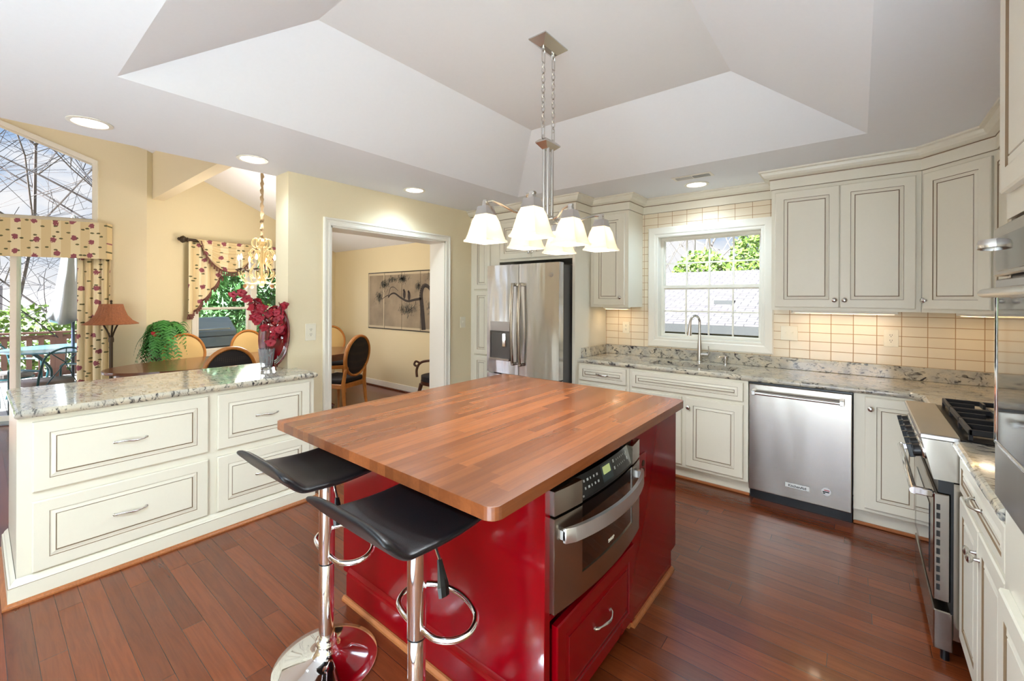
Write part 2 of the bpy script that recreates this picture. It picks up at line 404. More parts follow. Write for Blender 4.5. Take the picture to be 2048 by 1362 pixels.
def text_obj(name, s, O, U, V, size, mat, parent, depth=.0006, bold=False):
    cu = bpy.data.curves.new(name, 'FONT'); cu.body = s; cu.size = size; cu.extrude = depth; cu.align_x = 'CENTER'; cu.align_y = 'CENTER'
    if bold: cu.offset = size*.02
    to = bpy.data.objects.new(name, cu); COL.objects.link(to); bpy.context.view_layer.update()
    me = bpy.data.meshes.new_from_object(to); bpy.data.objects.remove(to)
    U, V = Vector(U), Vector(V); N = U.cross(V)
    mt = Matrix((U, V, N)).transposed().to_4x4(); mt.translation = Vector(O)-ORG[parent.name]
    me.transform(mt); me.materials.append(mat)
    o = bpy.data.objects.new(name, me); link(o, parent); ORG[o.name] = ORG[parent.name]; return o
def copytree(o, parent=None):
    c = o.copy(); COL.objects.link(c)
    if parent is not None: c.parent = parent; c.matrix_parent_inverse = o.matrix_parent_inverse.copy()
    for ch in [k for k in CH.get(o.name, [])]: pass
    for ch in list(o.children): copytree(ch, c)
    return c
CH = {}
def cat(pts, n=6):
    P = [Vector(p) for p in pts]; out_ = []
    for i in range(len(P)-1):
        p_, q_ = P[max(0, i-1)], P[min(len(P)-1, i+2)]
        for k in range(n):
            u = k/n; a, b = P[i], P[i+1]; out_.append(.5*((2*a)+(-p_+b)*u+(2*p_-5*a+4*b-q_)*u*u+(-p_+3*a-3*b+q_)*u**3))
    out_.append(P[-1]); return out_
# ---------------------------------------------------------------- room shell
ZC, ZT = 2.46, 2.775
XL, XL2, YW, XR = -3.446, -3.665, 4.189, .945
struct(MB().poly([(-10, -3.6, 0), (1.3, -3.6, 0), (1.3, 4.6, 0), (-10, 4.6, 0)]) and None) if False else None
def A(s): p = K+dA*s; return p
K = Vector((-7.139, 1.383, 0)); dA = Vector((sin(radians(27)), cos(radians(27)), 0)); nA = Vector((dA.y, -dA.x, 0))   # angled window wall, nA into the room
W1 = Vector((-7.687, 4.25, 0)); dW = (W1-K).normalized(); nW = Vector((dW.y, -dW.x, 0))                      # wall with the swagged window
LW = (W1-K).length
def vz(y): return 2.333+.36*(4.25-y)
pA = A(-3.6)
m = MB(); pts = [(1.3, -3.6), (1.3, 4.5), (-7.9, 4.5), (W1.x-.1, W1.y), (K.x-.1, K.y), (pA.x-.1, pA.y), (pA.x, -3.6)]
m.prism([(x, y, -.08) for x, y in pts], (0, 0, .08)); struct(m.build('floor', FLOORM))
# kitchen ceiling: flat border with a raised tray
x0, x1, y0, y1, tt = -2.573, .034, .393, 3.286, .605
m = MB(); X0, X1, Y0, Y1 = -3.67, 1.1, -3.6, 4.35
for a, b, c, d in ((X0, x0, Y0, Y1), (x1, X1, Y0, Y1), (x0, x1, Y0, y0), (x0, x1, y1, Y1)):
    m.poly([(a, c, ZC), (a, d, ZC), (b, d, ZC), (b, c, ZC)], 0)
o = [(x0, y0), (x1, y0), (x1, y1), (x0, y1)]; i = [(x0+tt, y0+tt), (x1-tt, y0+tt), (x1-tt, y1-tt), (x0+tt, y1-tt)]
for k in range(4):
    a, b = o[k], o[(k+1) % 4]; c, d = i[(k+1) % 4], i[k]
    m.poly([(*a, ZC), (*d, ZT), (*c, ZT), (*b, ZC)], 0)
m.poly([(*i[0], ZT), (*i[3], ZT), (*i[2], ZT), (*i[1], ZT)], 1)
m.box(X0, X1, Y0, Y1, 2.95, 3.0); struct(m.build('ceiling', [CEIL, CEILT]))
# dining side: sloping ceiling, wall above the kitchen edge
m = MB(); m.prism([(-3.67, 4.5, vz(4.5)), (-8.2, 4.5, vz(4.5)), (-9.6, -3.6, vz(-3.6)), (-3.67, -3.6, vz(-3.6))], (0, 0, .12)); struct(m.build('ceiling_dining', CEIL))
m = MB(); m.prism([(-3.67, -3.6, 2.461), (-3.67, 3.88, 2.461), (-3.67, -3.6, vz(-3.6))], (.06, 0, 0)); struct(m.build('wall_gable', YELL))
# yellow wall with the cased opening
oy0, oy1, oz = 1.86, 3.15, 2.087
m = MB(); m.box(XL2, XL, 1.519, oy0, 0, ZC); m.box(XL2, XL, oy1, 4.3, 0, ZC); m.box(XL2, XL, oy0, oy1, oz, ZC); struct(m.build('wall_left', YELL))
m = MB(); cw, ct = .062, .018
prf = [(0, 0, 0), (0, ct, 0), (.008, ct+.004, 0), (.016, ct+.004, 0), (.02, ct-.003, 0), (.04, ct-.006, 0), (.046, ct-.001, 0), (.062, ct-.003, 0), (.062, 0, 0)]
m.rings((XL, oy0-cw, -.4), Y, Z, X, oy1-oy0+2*cw, oz+cw+.4, [(a, b, c) for a, b, c in prf], cap=False)
bmesh.ops.delete(m.b, geom=[f for f in m.b.faces if max(v.co.z for v in f.verts) < 0], context='FACES')
for v in m.b.verts:
    if v.co.z < .0: v.co.z = .0
m.box(XL2-.012, XL+.002, oy0-.002, oy0+.016, 0, oz); m.box(XL2-.012, XL+.002, oy1-.016, oy1+.002, 0, oz); m.box(XL2-.012, XL+.002, oy0, oy1, oz-.016, oz+.002)
struct(m.build('trim_1', WHITE))
# window wall behind the sink with tiled face
wx0, wx1, wz0, wz1 = -1.535, -.648, 1.112, 2.084
m = MB()
for a, b, c, d in ((-3.5, wx0, 0, ZC), (wx1, 1.1, 0, ZC), (wx0, wx1, 0, wz0), (wx0, wx1, wz1, ZC)): m.box(a, b, YW, YW+.14, c, d)
struct(m.build('wall_front', WHITE))
m = MB()
for a, b, c, d in ((-2.085, wx0, .95, 2.33), (wx1, .945, .95, 2.33), (wx0, wx1, .95, wz0), (wx0, wx1, wz1, 2.33)): m.box(a, b, YW-.007, YW-.0005, c, d)
struct(m.build('trim_2', TILE))
m = MB(); m.box(XR, XR+.14, -3.6, 4.33, 0, ZC); struct(m.build('wall_right', YELL))
m = MB(); m.box(XR-.007, XR-.0005, 1.78, 4.18, .95, 2.1); struct(m.build('trim_3', TILE))
# back wall behind the camera with two unseen windows added for daylight, and the side of the family room
m = MB()
for a, b, c, d in ((-3.67, -1.3, 0, ZC), (.85, 1.1, 0, ZC), (-1.3, .85, 0, .15), (-1.3, .85, 2.35, ZC)): m.box(a, b, -3.6, -3.46, c, d)
for a, b, c, d in ((-9.7, -8.6, 0, 5.4), (-7.0, -3.67, 0, 5.4), (-8.6, -7.0, 0, .15), (-8.6, -7.0, 2.5, 5.4)): m.box(a, b, -3.6, -3.46, c, d)
struct(m.build('wall_back', YELL))
def fill_window(n, a, b, c, d):
    m = MB(); m.rings((a, -3.46, c), -X if False else X, Z, Y, b-a, d-c, [(-.06, 0, 0), (-.06, .02, 0), (0, .02, 0), (0, -.1, 0), (.05, -.1, 0), (.05, -.13, 0)], cap=False)
    xm = (a+b)/2; m.box(xm-.03, xm+.03, -3.57, -3.55, c, d); m.box(a, b, -3.57, -3.55, (c+d)/2-.02, (c+d)/2+.02)
    w_ = struct(m.build('window_%d' % n, WHITE)); g = MB(); g.box(a+.03, b-.03, -3.582, -3.578, c+.03, d-.03); g.build('glass_pane', PANE, w_)
fill_window(4, -1.3, .85, .15, 2.35); fill_window(5, -8.6, -7.0, .15, 2.5)
m = MB(); m.box(-1.5, .93, -3.44, -.05, .0005, .012, bev=.003); ca = m.build('bounce_sheet', pmat('pale_bounce_sheet', rgb(222, 226, 232), .95, bump=.2, bscale=300)); tag(ca, 'added unseen pale sheet behind the camera, bouncing sun up to the ceiling', 'bounce_sheet')  # added unseen reflector: throws sun from the rear window up at the ceiling
for n, (x, y, wd) in enumerate(((-2.45, -3.57, 1.4), (-.3, -3.57, 1.5))): pass
# dining room walls
m = MB(); m.box(-7.9, XL2, 4.25, 4.39, 0, 2.5); struct(m.build('wall_dining', YELLD))
m = MB(); m.box(-7.68, XL2-.001, 4.236, 4.25, .022, .11, bev=.003); struct(m.build('baseboard_dining', WHITE))
m = MB(); m.box(-7.68, XL2-.001, 4.226, 4.25, 0, .021, bev=.006); struct(m.build('trim_4', TABLEW))
# swag window wall (K -> W1), window opening s .62 .. 2.35
ws0, ws1, wzz0, wzz1 = .60, 2.30, .70, 2.12
def WP(s, z, n=0): p = K+dW*s+nW*n; return (p.x, p.y, z)
m = MB(); T = -.14
def wallpiece(m, P, s0, s1, za0, za1, zb0, zb1, nn, th=.14):
    m.prism([P(s0, za0), P(s1, zb0), P(s1, zb1), P(s0, za1)], -nn*th)
yk = lambda s: (K+dW*s).y
wallpiece(m, WP, 0, ws0, 0, vz(yk(0))+.05, 0, vz(yk(ws0))+.05, nW); wallpiece(m, WP, ws1, LW+.02, 0, vz(yk(ws1))+.05, 0, vz(yk(LW))+.05, nW)
wallpiece(m, WP, ws0, ws1, 0, wzz0, 0, wzz0, nW); wallpiece(m, WP, ws0, ws1, wzz1, vz(yk(ws0))+.05, wzz1, vz(yk(ws1))+.05, nW)
struct(m.build('wall_far', YELLD))
def dh_window(n, P, d, nn, s0, s1, z0, z1, muntin=None, meet=None, casing=.07, mullions=(), sill=True, fr=.05):
    """double hung window; P(s, z, n) gives points; returns the structure object"""
    m = MB(); O = Vector(P(s0, z0))
    m.rings(O, d, Z, nn, s1-s0, z1-z0, [(-casing, 0, 0), (-casing, .016, 0), (-casing+.01, .022, 0), (-.03, .018, 0), (-.022, .012, 0), (-.006, .012, 0), (.003, .008, 0), (.003, -.085, 0), (fr*.5, -.085, 0), (fr*.5, -.1, 0), (fr*.5, -.13, 0)], cap=False)
    wd = struct(m.build('window_%d' % n, WHITE))
    meet = meet or (z0+z1)/2
    edges = [s0]+[q for mm in mullions for q in (mm-.045, mm+.045)]+[s1]
    for q in range(0, len(edges), 2):
        a, b = edges[q], edges[q+1]
        if q: mb = MB(); mb.obox(Vector(P(edges[q-1], z0, -.02)), d, Z, -nn, edges[q]-edges[q-1], z1-z0, .1, bev=.003); mb.build('mullion', WHITE, wd)
        for (c, e, dep, nm) in ((z0, meet+.02, -.088, 'lower_sash'), (meet-.02, z1, -.112, 'upper_sash')):
            sb = MB(); f = .034
            sb.rings(Vector(P(a, c, dep-.012)), d, Z, nn, b-a, e-c, [(.006, -.008, 0), (.006, .014, 0), (.004, .017, 0), (f-.006, .017, 0), (f, .011, 0), (f, -.006, 0), (0, -.008, 0)], cap=False)
            if muntin:
                nc, nr = muntin
                for k in range(1, nc):
                    sx = a+f+(b-a-2*f)*k/nc; sb.obox(Vector(P(sx-.007, c+f, dep-.014)), d, Z, nn, .014, e-c-2*f, .012)
                for k in range(1, nr):
                    zz = c+f+(e-c-2*f)*k/nr; sb.obox(Vector(P(a+f, zz-.007, dep-.013)), d, Z, nn, b-a-2*f, .014, .012)
            sh = sb.build(nm, WHITE, wd)
            g = MB(); g.obox(Vector(P(a+f-.004, c+f-.004, dep-.009)), d, Z, nn, b-a-2*f+.008, e-c-2*f+.008, .003); g.build('glass_pane', PANE, sh)
    return wd
dh_window(3, WP, dW, nW, ws0, ws1, wzz0, wzz1, meet=1.315, casing=.085, mullions=(1.40,))
# angled wall with the patio door and the sloped window above it
def AP(s, z, n=0): p = K+dA*s+nA*n; return (p.x, p.y, z)
ya_ = lambda s: (K+dA*s).y
m = MB(); ds0, ds1, dz = -3.3, -.585, 2.04; g0, g1 = -3.1, -.535
gz0 = 2.43; gt = lambda s: 3.10+.417*(-.549-s)+.03
wallpiece(m, AP, g1, 0, 0, vz(ya_(g1))+.05, 0, vz(ya_(0))+.05, nA); wallpiece(m, AP, -4.6, ds0, 0, vz(ya_(-4.6))+.05, 0, vz(ya_(ds0))+.05, nA)
wallpiece(m, AP, ds0, g1, dz, gz0, dz, gz0, nA); wallpiece(m, AP, ds0, g1, gt(ds0), vz(ya_(ds0))+.05, gt(g1), vz(ya_(g1))+.05, nA); wallpiece(m, AP, ds0, g0, gz0, gt(ds0), gz0, gt(g0), nA)
wallpiece(m, AP, ds1, g1, 0, dz, 0, dz, nA)
struct(m.build('wall_far_left', YELL))
# sloped window
m = MB(); q = [(g0, gz0), (g1, gz0), (g1, gt(g1)), (g0, gt(g0))]
def inset(q, a):
    return [(q[0][0]+a, q[0][1]+a), (q[1][0]-a, q[1][1]+a), (q[2][0]-a, gt(q[2][0]-a)-a*1.08), (q[3][0]+a, gt(q[3][0]+a)-a*1.08)]
lv = [(-.055, 0), (-.055, .02), (-.03, .016), (-.005, .012), (0, .008), (0, -.07), (.02, -.07), (.02, -.1)]; prev = None
for a, n_ in lv:
    cur = [m.b.verts.new(AP(s_, z_, n_)) for s_, z_ in inset(q, a)]
    if prev:
        for k in range(4): m._f([prev[k], prev[(k+1) % 4], cur[(k+1) % 4], cur[k]])
    prev = cur
w2 = struct(m.build('window_2', WHITE)); g = MB(); g.prism([AP(s_, z_, -.09) for s_, z_ in inset(q, .01)], -nA*.004); g.build('glass_pane', PANE, w2)
# patio door
m = MB(); m.rings(Vector(AP(ds0, 0)), dA, Z, nA, ds1-ds0, dz, [(-.06, 0, 0), (-.06, .018, 0), (-.01, .018, 0), (.003, .01, 0), (.003, -.13, 0), (.03, -.13, 0), (.03, -.14, 0)], cap=False)
m.obox(Vector(AP(ds0-.06, 0, .10)), dA, Z, -nA, ds1-ds0+.12, .022, .24, bev=.005, mi=1)
d1 = struct(m.build('door_1', [WHITE, pmat('grey_threshold', rgb(150, 158, 162), .4)]))
for (a, b, dep) in ((-1.285, ds1, -.10), (-2.65, -1.225, -.055)):
    sb = MB(); sb.rings(Vector(AP(a, .022, dep)), dA, Z, nA, b-a, dz-.03, [(0, -.02, 0), (0, .02, 0), (.004, .022, 0), (.055, .022, 0), (.06, .016, 0), (.06, -.02, 0), (0, -.02, 0)], cap=False)
    so = sb.build('sliding_panel', WHITE, d1); g = MB(); g.obox(Vector(AP(a+.055, .077, dep-.002)), dA, Z, nA, b-a-.11, dz-.14, .004); g.build('glass_pane', PANE, so)
# soffit beam
m = MB(); m.box(-7.16, -3.67, 1.44, 1.565, 2.75, 4.0); struct(m.build('ceiling_beam', YELL))
# sink window
def FP(s, z, n=0): return (s, YW-n, z)
dh_window(1, FP, X, -Y, wx0, wx1, wz0, wz1, muntin=(4, 2), meet=1.597, casing=.092)

# ---------------------------------------------------------------- cabinet pieces
def hw(parent, kind, O, U, V, N, L=.1, name=None):
    O, U, V, N = Vector(O), Vector(U), Vector(V), Vector(N); mb = MB()
    if kind == 'knob':
        mb.lathe([(.0075, 0), (.006, .004), (.005, .014), (.012, .018), (.0165, .024), (.0165, .027), (.012, .031), (.004, .033), (1e-4, .033)], O, N, n=16)
        return mb.build('knob', NICKEL, parent, smooth=True)
    n = 16; path, rr = [], []
    for i in range(n+1):
        t = i/n; x = (t-.5)*L
        h = .024*sin(pi*min(1, max(0, t)))**.55; dz_ = .004*sin(2*pi*t)
        path.append(O+U*x+N*(h+.002)+V*dz_); rr.append(.0028+.0030*abs(sin(pi*t))**2+(.0030 if t < .07 or t > .93 else 0))
    mb.tube(path, rr, 8, flat=(1, 1))
    for sgn in (-1, 1): mb.lathe([(.0075, 0), (.0075, .002), (.004, .004)], O+U*(sgn*L/2), N, n=12)
    return mb.build('handle', NICKEL, parent, smooth=True)
def front(parent, name, O, U, V, w, h, t=.02, fw=.058, knob=None, pull=None, mats=None, label=None):
    U, V = Vector(U), Vector(V); N = U.cross(V); O = Vector(O); fwv = fw
    mb = MB()
    rs = [(0, 0, 0), (0, t-.004, 0), (.005, t, 0), (fw, t, 0), (fw+.0022, t-.005, 1), (fw+.006, t-.0055, 0), (fw+.022, t-.0012, 0), (fw+.0238, t-.004, 1), (fw+.0262, t-.004, 1), (fw+.0275, t-.0012, 0)]
    mb.rings(O, U, V, N, w, h, rs)
    d = mb.build(name, mats or [CREAM, GLAZE], parent, label=label)
    if knob: hw(d, 'knob', O+U*knob[0]+V*knob[1]+N*t, U, V, N)
    if pull: hw(d, 'pull', O+U*pull[0]+V*pull[1]+N*(t-.0012), U, V, N, pull[2])
    return d
FY = 3.612   # face of the base cabinets on the window wall
CT = .874    # underside of the counters
# base cabinet left of the sink
t = thing('base_cabinet', 'cream base cabinet between refrigerator panel and sink cabinet, with a bow-handled drawer', 'cabinet', (-1.83, 3.9, 0), group='base cabinets')
m = MB(); m.box(-2.083, -1.572, FY, 4.18, .118, CT-.001); m.box(-2.083, -1.572, FY+.07, 4.18, 0, .118); m.build('cabinet_body', CREAM, t)
front(t, 'drawer', (-2.064, FY-.0005, .716), X, Z, .466, .142, fw=.034, pull=(.235, .071, .115))
front(t, 'door', (-2.064, FY-.0005, .142), X, Z, .466, .548, knob=(.43, .48))
m = MB(); m.box(-2.083, -1.572, FY+.05, FY+.069, 0, .02, bev=.005); m.build('shoe_molding', OAK, t)
t = thing('sink_cabinet', 'cream double-door sink cabinet with a long false drawer panel under the window', 'cabinet', (-1.1, 3.9, 0))
m = MB(); m.box(-1.569, -.641, FY, 3.66, .118, CT-.001); m.box(-1.569, -.641, 3.66, 4.18, .118, .64); m.box(-1.569, -.641, FY+.07, 4.18, 0, .118); m.build('cabinet_body', CREAM, t)
front(t, 'drawer_panel', (-1.545, FY-.0005, .716), X, Z, .872, .142, fw=.036)
front(t, 'door', (-1.545, FY-.0005, .142), X, Z, .424, .548, knob=(.395, .475))
front(t, 'door', (-1.088, FY-.0005, .142), X, Z, .415, .548, knob=(.025, .475))
m = MB(); m.box(-1.569, -.641, FY+.05, FY+.069, 0, .02, bev=.005); m.build('shoe_molding', OAK, t)
t = thing('corner_cabinet', 'cream corner base cabinet between dishwasher and range, round knob on its narrow door', 'cabinet', (.3, 3.9, 0))
m = MB(); m.box(-.026, .33, FY, 4.18, .118, CT-.001); m.box(.33, .93, 3.262, 4.18, .118, CT-.001); m.box(-.026, .36, FY+.07, 4.18, 0, .118); m.box(.38, .93, 3.27, 4.18, 0, .118); m.build('cabinet_body', CREAM, t)
front(t, 'door', (.03, FY-.0005, .142), X, Z, .295, .716, knob=(.03, .645))
m = MB(); m.box(-.026, .36, FY+.05, FY+.069, 0, .02, bev=.005); m.build('shoe_molding', OAK, t)
# dishwasher
t = thing('dishwasher', 'stainless steel dishwasher with tubular bar handle between the white cabinets', 'dishwasher', (-.333, 3.9, 0))
m = MB(); m.box(-.634, -.032, 3.63, 4.17, .10, .868); m.build('tub', BLKMET, t)
m = MB(); m.box(-.632, -.034, 3.585, 3.628, .088, .862, bev=.004); dd = m.build('door', STEEL, t)
m = MB(); m.box(-.634, -.032, 3.60, 3.64, .863, .8725); m.build('control_strip', BLACK, t)
m = MB(); m.box(-.634, -.032, 3.665, 3.70, .0, .099); m.build('kick_plate', BLACK, t)
m = MB(); m.tube([(-.604, 3.53, .805), (-.074, 3.53, .805)], .0105, 14)
for xx in (-.598, -.088): m.box(xx-.011, xx+.017, 3.52, 3.588, .79, .824, bev=.004)
m.build('handle', NICKEL, dd, smooth=True)
m = MB(); m.box(-.402, -.262, 3.5825, 3.586, .166, .196, bev=.001); bd = m.build('badge', pmat('badge_white', rgb(226, 226, 222), .3), dd)
text_obj('lettering', 'KitchenAid', (-.332, 3.5822, .180), X, Z, .0235, BLACK, dd, bold=True)
m = MB(); m.lathe([(.0001, .0006), (.026, .0006), (.0262, 0)], (-.168, 3.5852, .192), (0, -1, 0), n=24); st = m.build('sticker', pmat('sticker_white', rgb(225, 222, 222), .4), dd)
m = MB(); m.obox((-.188, 3.5842, .186), X, Z, -Y, .036, .008, .0004); m.obox((-.180, 3.5842, .198), X, Z, -Y, .03, .006, .0004, mi=1); m.obox((-.186, 3.5842, .177), X, Z, -Y, .012, .007, .0004)
m.build('sticker_print', [BLACK, pmat('print_pink', rgb(190, 80, 90), .4)], dd)
# refrigerator surround and pantry
PY = 3.543
t = thing('pantry_cabinet', 'tall cream pantry cabinet left of the refrigerator, reaching the crown', 'cabinet', (-3.2, 3.8, 0))
m = MB(); m.box(-3.444, -3.02, PY, 4.18, 0, 2.318); m.build('cabinet_body', CREAM, t)
front(t, 'door', (-3.383, PY-.0005, 1.582), X, Z, .235, .70, fw=.052); front(t, 'door', (-3.383, PY-.0005, .86), X, Z, .235, .706, fw=.052); front(t, 'door', (-3.383, PY-.0005, .14), X, Z, .235, .704, fw=.052)
t = thing('refrigerator_surround', 'cream cabinet over the refrigerator with full height side panel beside the counter', 'cabinet', (-2.55, 3.8, 0))
m = MB(); m.box(-2.115, -2.085, PY, 4.18, 0, 2.318); m.build('side_panel', CREAM, t)
m = MB(); m.box(-3.018, -2.117, PY, 4.18, 1.868, 2.318); m.build('cabinet_body', CREAM, t)
front(t, 'door', (-3.0, PY-.0005, 1.895), X, Z, .417, .39, knob=(.395, .06)); front(t, 'door', (-2.58, PY-.0005, 1.895), X, Z, .425, .39, knob=(.02, .06))
# upper cabinets
UY, UB, UT = 3.843, 1.402, 2.318
t = thing('wall_cabinet', 'cream single-door wall cabinet left of the sink window', 'cabinet', (-1.89, 4.0, UB), group='wall cabinets')
m = MB(); m.box(-2.083, -1.688, UY, 4.18, UB, UT); m.build('cabinet_body', CREAM, t)
front(t, 'door', (-2.043, UY-.0005, UB+.022), X, Z, .32, .868, knob=(.285, .07))
t = thing('wall_cabinet', 'cream double-door wall cabinet right of the sink window', 'cabinet', (-.1, 4.0, UB), group='wall cabinets')
m = MB(); m.box(-.527, .313, UY, 4.18, UB, UT); m.build('cabinet_body', CREAM, t)
front(t, 'door', (-.503, UY-.0005, UB+.022), X, Z, .393, .868, knob=(.366, .055)); front(t, 'door', (-.107, UY-.0005, UB+.022), X, Z, .393, .868, knob=(.027, .055))
t = thing('corner_wall_cabinet', 'cream diagonal corner wall cabinet with one knobbed door beside the double-door one', 'cabinet', (.6, 4.0, UB))
du = Vector((.7071, -.7071, 0)); m = MB()
m.prism([(.315, UY, UB), (.601, UY-.286, UB), (.94, UY-.286, UB), (.94, 4.18, UB), (.315, 4.18, UB)], (0, 0, UT-UB)); m.build('cabinet_body', CREAM, t)
front(t, 'door', Vector((.315, UY, UB+.022))+du*.022+Vector((-.7071, -.7071, 0))*.0005, du, Z, .36, .868, knob=(.022, .055))
t = thing('range_side_wall_cabinet', 'narrow cream wall cabinet on the right wall past the diagonal corner one', 'cabinet', (.77, 3.35, UB))
m = MB(); m.box(.602, .94, 3.16, 3.554, UB, UT); m.build('cabinet_body', CREAM, t)
front(t, 'door', (.6015, 3.535, UB+.022), -Y, Z, .35, .868, knob=(.32, .055))
# crown molding and frieze
path = [(-3.444, PY), (-2.085, PY), (-2.085, UY), (-1.688, UY), (-1.688, YW-.008), (-.527, YW-.008), (-.527, UY), (.314, UY), (.601, UY-.287), (.601, 3.16), (.94, 3.16)]
m = MB(); pr = [(0, 2.319), (.004, 2.319), (.006, 2.3215), (.010, 2.322), (.010, 2.388), (.014, 2.391), (.016, 2.397), (.020, 2.399), (.030, 2.401), (.046, 2.41), (.058, 2.425), (.064, 2.442), (.070, 2.446), (.080, 2.448), (.082, 2.459), (0, 2.459)]
mis = [0, 1, 0, 0, 0, 1, 0, 0, 0, 0, 0, 0, 0, 0, 0]
m.sweep(path, pr, mis=mis); struct(m.build('trim_5', [CREAM, GLAZE]))
# counters
def nosing(m, path, z0=CT, z1=.914):
    h = z1-z0; m.sweep(path, [(0, z0)]+[(.003+.015*sin(pi*k/8)**.6, z0+h*(k/8)) for k in range(0, 9)]+[(0, z1)])
t = thing('granite_counter', 'speckled granite counter under the sink window with raised backsplash lip', 'counter', (-.6, 3.9, CT))
CY = 3.606; m = MB(); sx0, sx1, sy0, sy1 = -1.45, -.775, 3.74, 3.985
for a, b, c, d in ((-2.084, sx0, CY, 4.18), (sx1, .945-.001, CY, 4.18), (sx0, sx1, CY, sy0), (sx0, sx1, sy1, 4.18)): m.box(a, b, c, d, CT, .914)
m.box(.31, .944, 3.252, CY, CT, .914)
nosing(m, [(-2.1, CY), (.25, CY), (.31, CY-.06), (.31, 3.252)]); m.poly([(.25, CY, .914), (.31, CY-.06, .914), (.31, CY, .914)]); m.poly([(.25, CY, CT), (.31, CY, CT), (.31, CY-.06, CT)])
m.build('countertop', GRANITE, t)
m = MB(); m.box(-2.084, .944, 4.162, 4.1815, .9145, 1.008, bev=.003); m.box(-2.0845, -2.066, 3.66, 4.161, .9145, 1.008, bev=.003); m.box(.918, .937, 3.26, 4.161, .9145, 1.008, bev=.003); m.build('backsplash_lip', GRANITE, t)
t2 = thing('sink', 'undermount stainless sink basin in the granite counter', 'sink', ((sx0+sx1)/2, 3.86, .7))
m = MB(); c4 = [(sx0-.004, sy0-.004), (sx1+.004, sy0-.004), (sx1+.004, sy1+.004), (sx0-.004, sy1+.004)]
def bowl(m, z, ins): return [(c4[0][0]+ins, c4[0][1]+ins, z), (c4[1][0]-ins, c4[1][1]+ins, z), (c4[2][0]-ins, c4[2][1]-ins, z), (c4[3][0]+ins, c4[3][1]-ins, z)]
lev = [(.8735, -.012), (.8735, .0), (.86, .004), (.70, .012), (.69, .03)]; prev = None
for z_, ins in lev:
    cur = [m.b.verts.new(p) for p in bowl(m, z_, ins)]
    if prev:
        for k in range(4): m._f([prev[k], prev[(k+1) % 4], cur[(k+1) % 4], cur[k]])
    prev = cur
m._f(prev); m.lathe([(.045, 0), (.045, .002), (.03, .003)], (-1.11, 3.86, .69), n=20); m.build('basin', STEEL, t2)
t3 = thing('faucet', 'brushed nickel gooseneck faucet with pull-down spray standing behind the sink', 'faucet', (-1.118, 4.09, .914))
m = MB(); m.lathe([(.027, 0), (.027, .006), (.022, .012), (.0185, .16), (.0135, .20), (.012, .25)], (-1.118, 4.09, .9145), n=20); m.build('faucet_body', NICKEL, t3, smooth=True)
dirn = Vector((-.38, -.925, 0)).normalized(); B = Vector((-1.118, 4.09, 0)); pth = [B+Z*1.14]
R_ = .062; zc_ = 1.272
pth += [B+Z*1.2, B+Z*zc_]+[B+dirn*(R_-R_*cos(a))+Z*(zc_+R_*sin(a)) for a in [pi*k/10 for k in range(1, 10)]]
end = B+dirn*(2*R_)+Z*(zc_); pth += [end+dirn*.002]
m = MB(); m.tube(pth, .0105, 12); m.build('spout', NICKEL, t3, smooth=True)
m = MB(); m.tube([end+dirn*.002+Z*.004, end+dirn*.006-Z*.03, end+dirn*.012-Z*.09, end+dirn*.013-Z*.112], [.0115, .0125, .019, .0205], 14); sp = m.build('spray_head', NICKEL, t3, smooth=True)
m = MB(); m.tube([B+X*.012+Z*.985, B+X*.075+Z*.985], .017, 12); m.tube([B+X*.075+Z*.99, B+X*.078+Z*1.02, B+X*.074+Z*1.065], [.006, .005, .004], 8); m.build('lever', NICKEL, t3, smooth=True)
t4 = thing('soap_dispenser', 'small brushed nickel soap dispenser right of the faucet', 'soap dispenser', (-.905, 4.095, .914))
m = MB(); m.lathe([(.02, 0), (.02, .005), (.013, .01), (.013, .045), (.017, .05), (.017, .07), (.006, .074)], (-.905, 4.095, .9145), n=16); m.build('base', NICKEL, t4, smooth=True)
m = MB(); m.tube([(-.905, 4.095, .982), (-.94, 4.03, .984), (-.945, 4.02, .974)], [.006, .006, .004], 8); m.build('nozzle', NICKEL, t4, smooth=True)
# outlets and switches on the tile / walls
def plate(name, label, cat, O, U, V, w, h, kind, N=None, mat=None, col=None):
    U, V, O = Vector(U), Vector(V), Vector(O); N = U.cross(V); c = O
    t = thing(name, label, cat, c); m = MB(); m.obox(c-U*w/2-V*h/2, U, V, N, w, h, .005, bev=.0015); m.build('cover_plate', mat or IVORY, t)
    for i, k in enumerate(kind):
        off = (i-(len(kind)-1)/2)*.046
        if k == 'o':
            for s_ in (-1, 1):
                m = MB(); cc = c+U*off+V*s_*.0195; m.lathe([(.0165, .004), (.0165, .0065), (.001, .007)], cc, N, n=18); r = m.build('receptacle', mat or IVORY, t)
                m = MB()
                for du_ in (-.006, .006): m.obox(cc+U*(du_-.0012)+V*.0)if False else m.obox(cc+U*(du_-.0012)-V*.001+N*.0068, U, V, N, .0024, .009, .0008)
                m.obox(cc-U*.002-V*.011+N*.0068, U, V, N, .004, .005, .0008); m.build('slots', DARK, r)
        else:
            m = MB(); cc = c+U*off; m.obox(cc-U*.005-V*.012+N*.004, U, V, N, .01, .024, .003); m.obox(cc-U*.004+N*.005, U, V, N, .008, .010, .010, bev=.001); m.build('toggle', mat or IVORY, t)
    return t
ty = YW-.0075
plate('wall_outlet', 'ivory duplex outlet on the tile left of the sink window', 'outlet', (-1.858, ty, 1.19), X, Z, .073, .117, 'o')
plate('light_switch', 'ivory double switch plate on the tile right of the sink window', 'light switch', (-.445, ty, 1.207), X, Z, .118, .117, 'ss')
plate('wall_outlet', 'ivory duplex outlet on the tile under the double-door wall cabinet', 'outlet', (.181, ty, 1.204), X, Z, .082, .125, 'o')
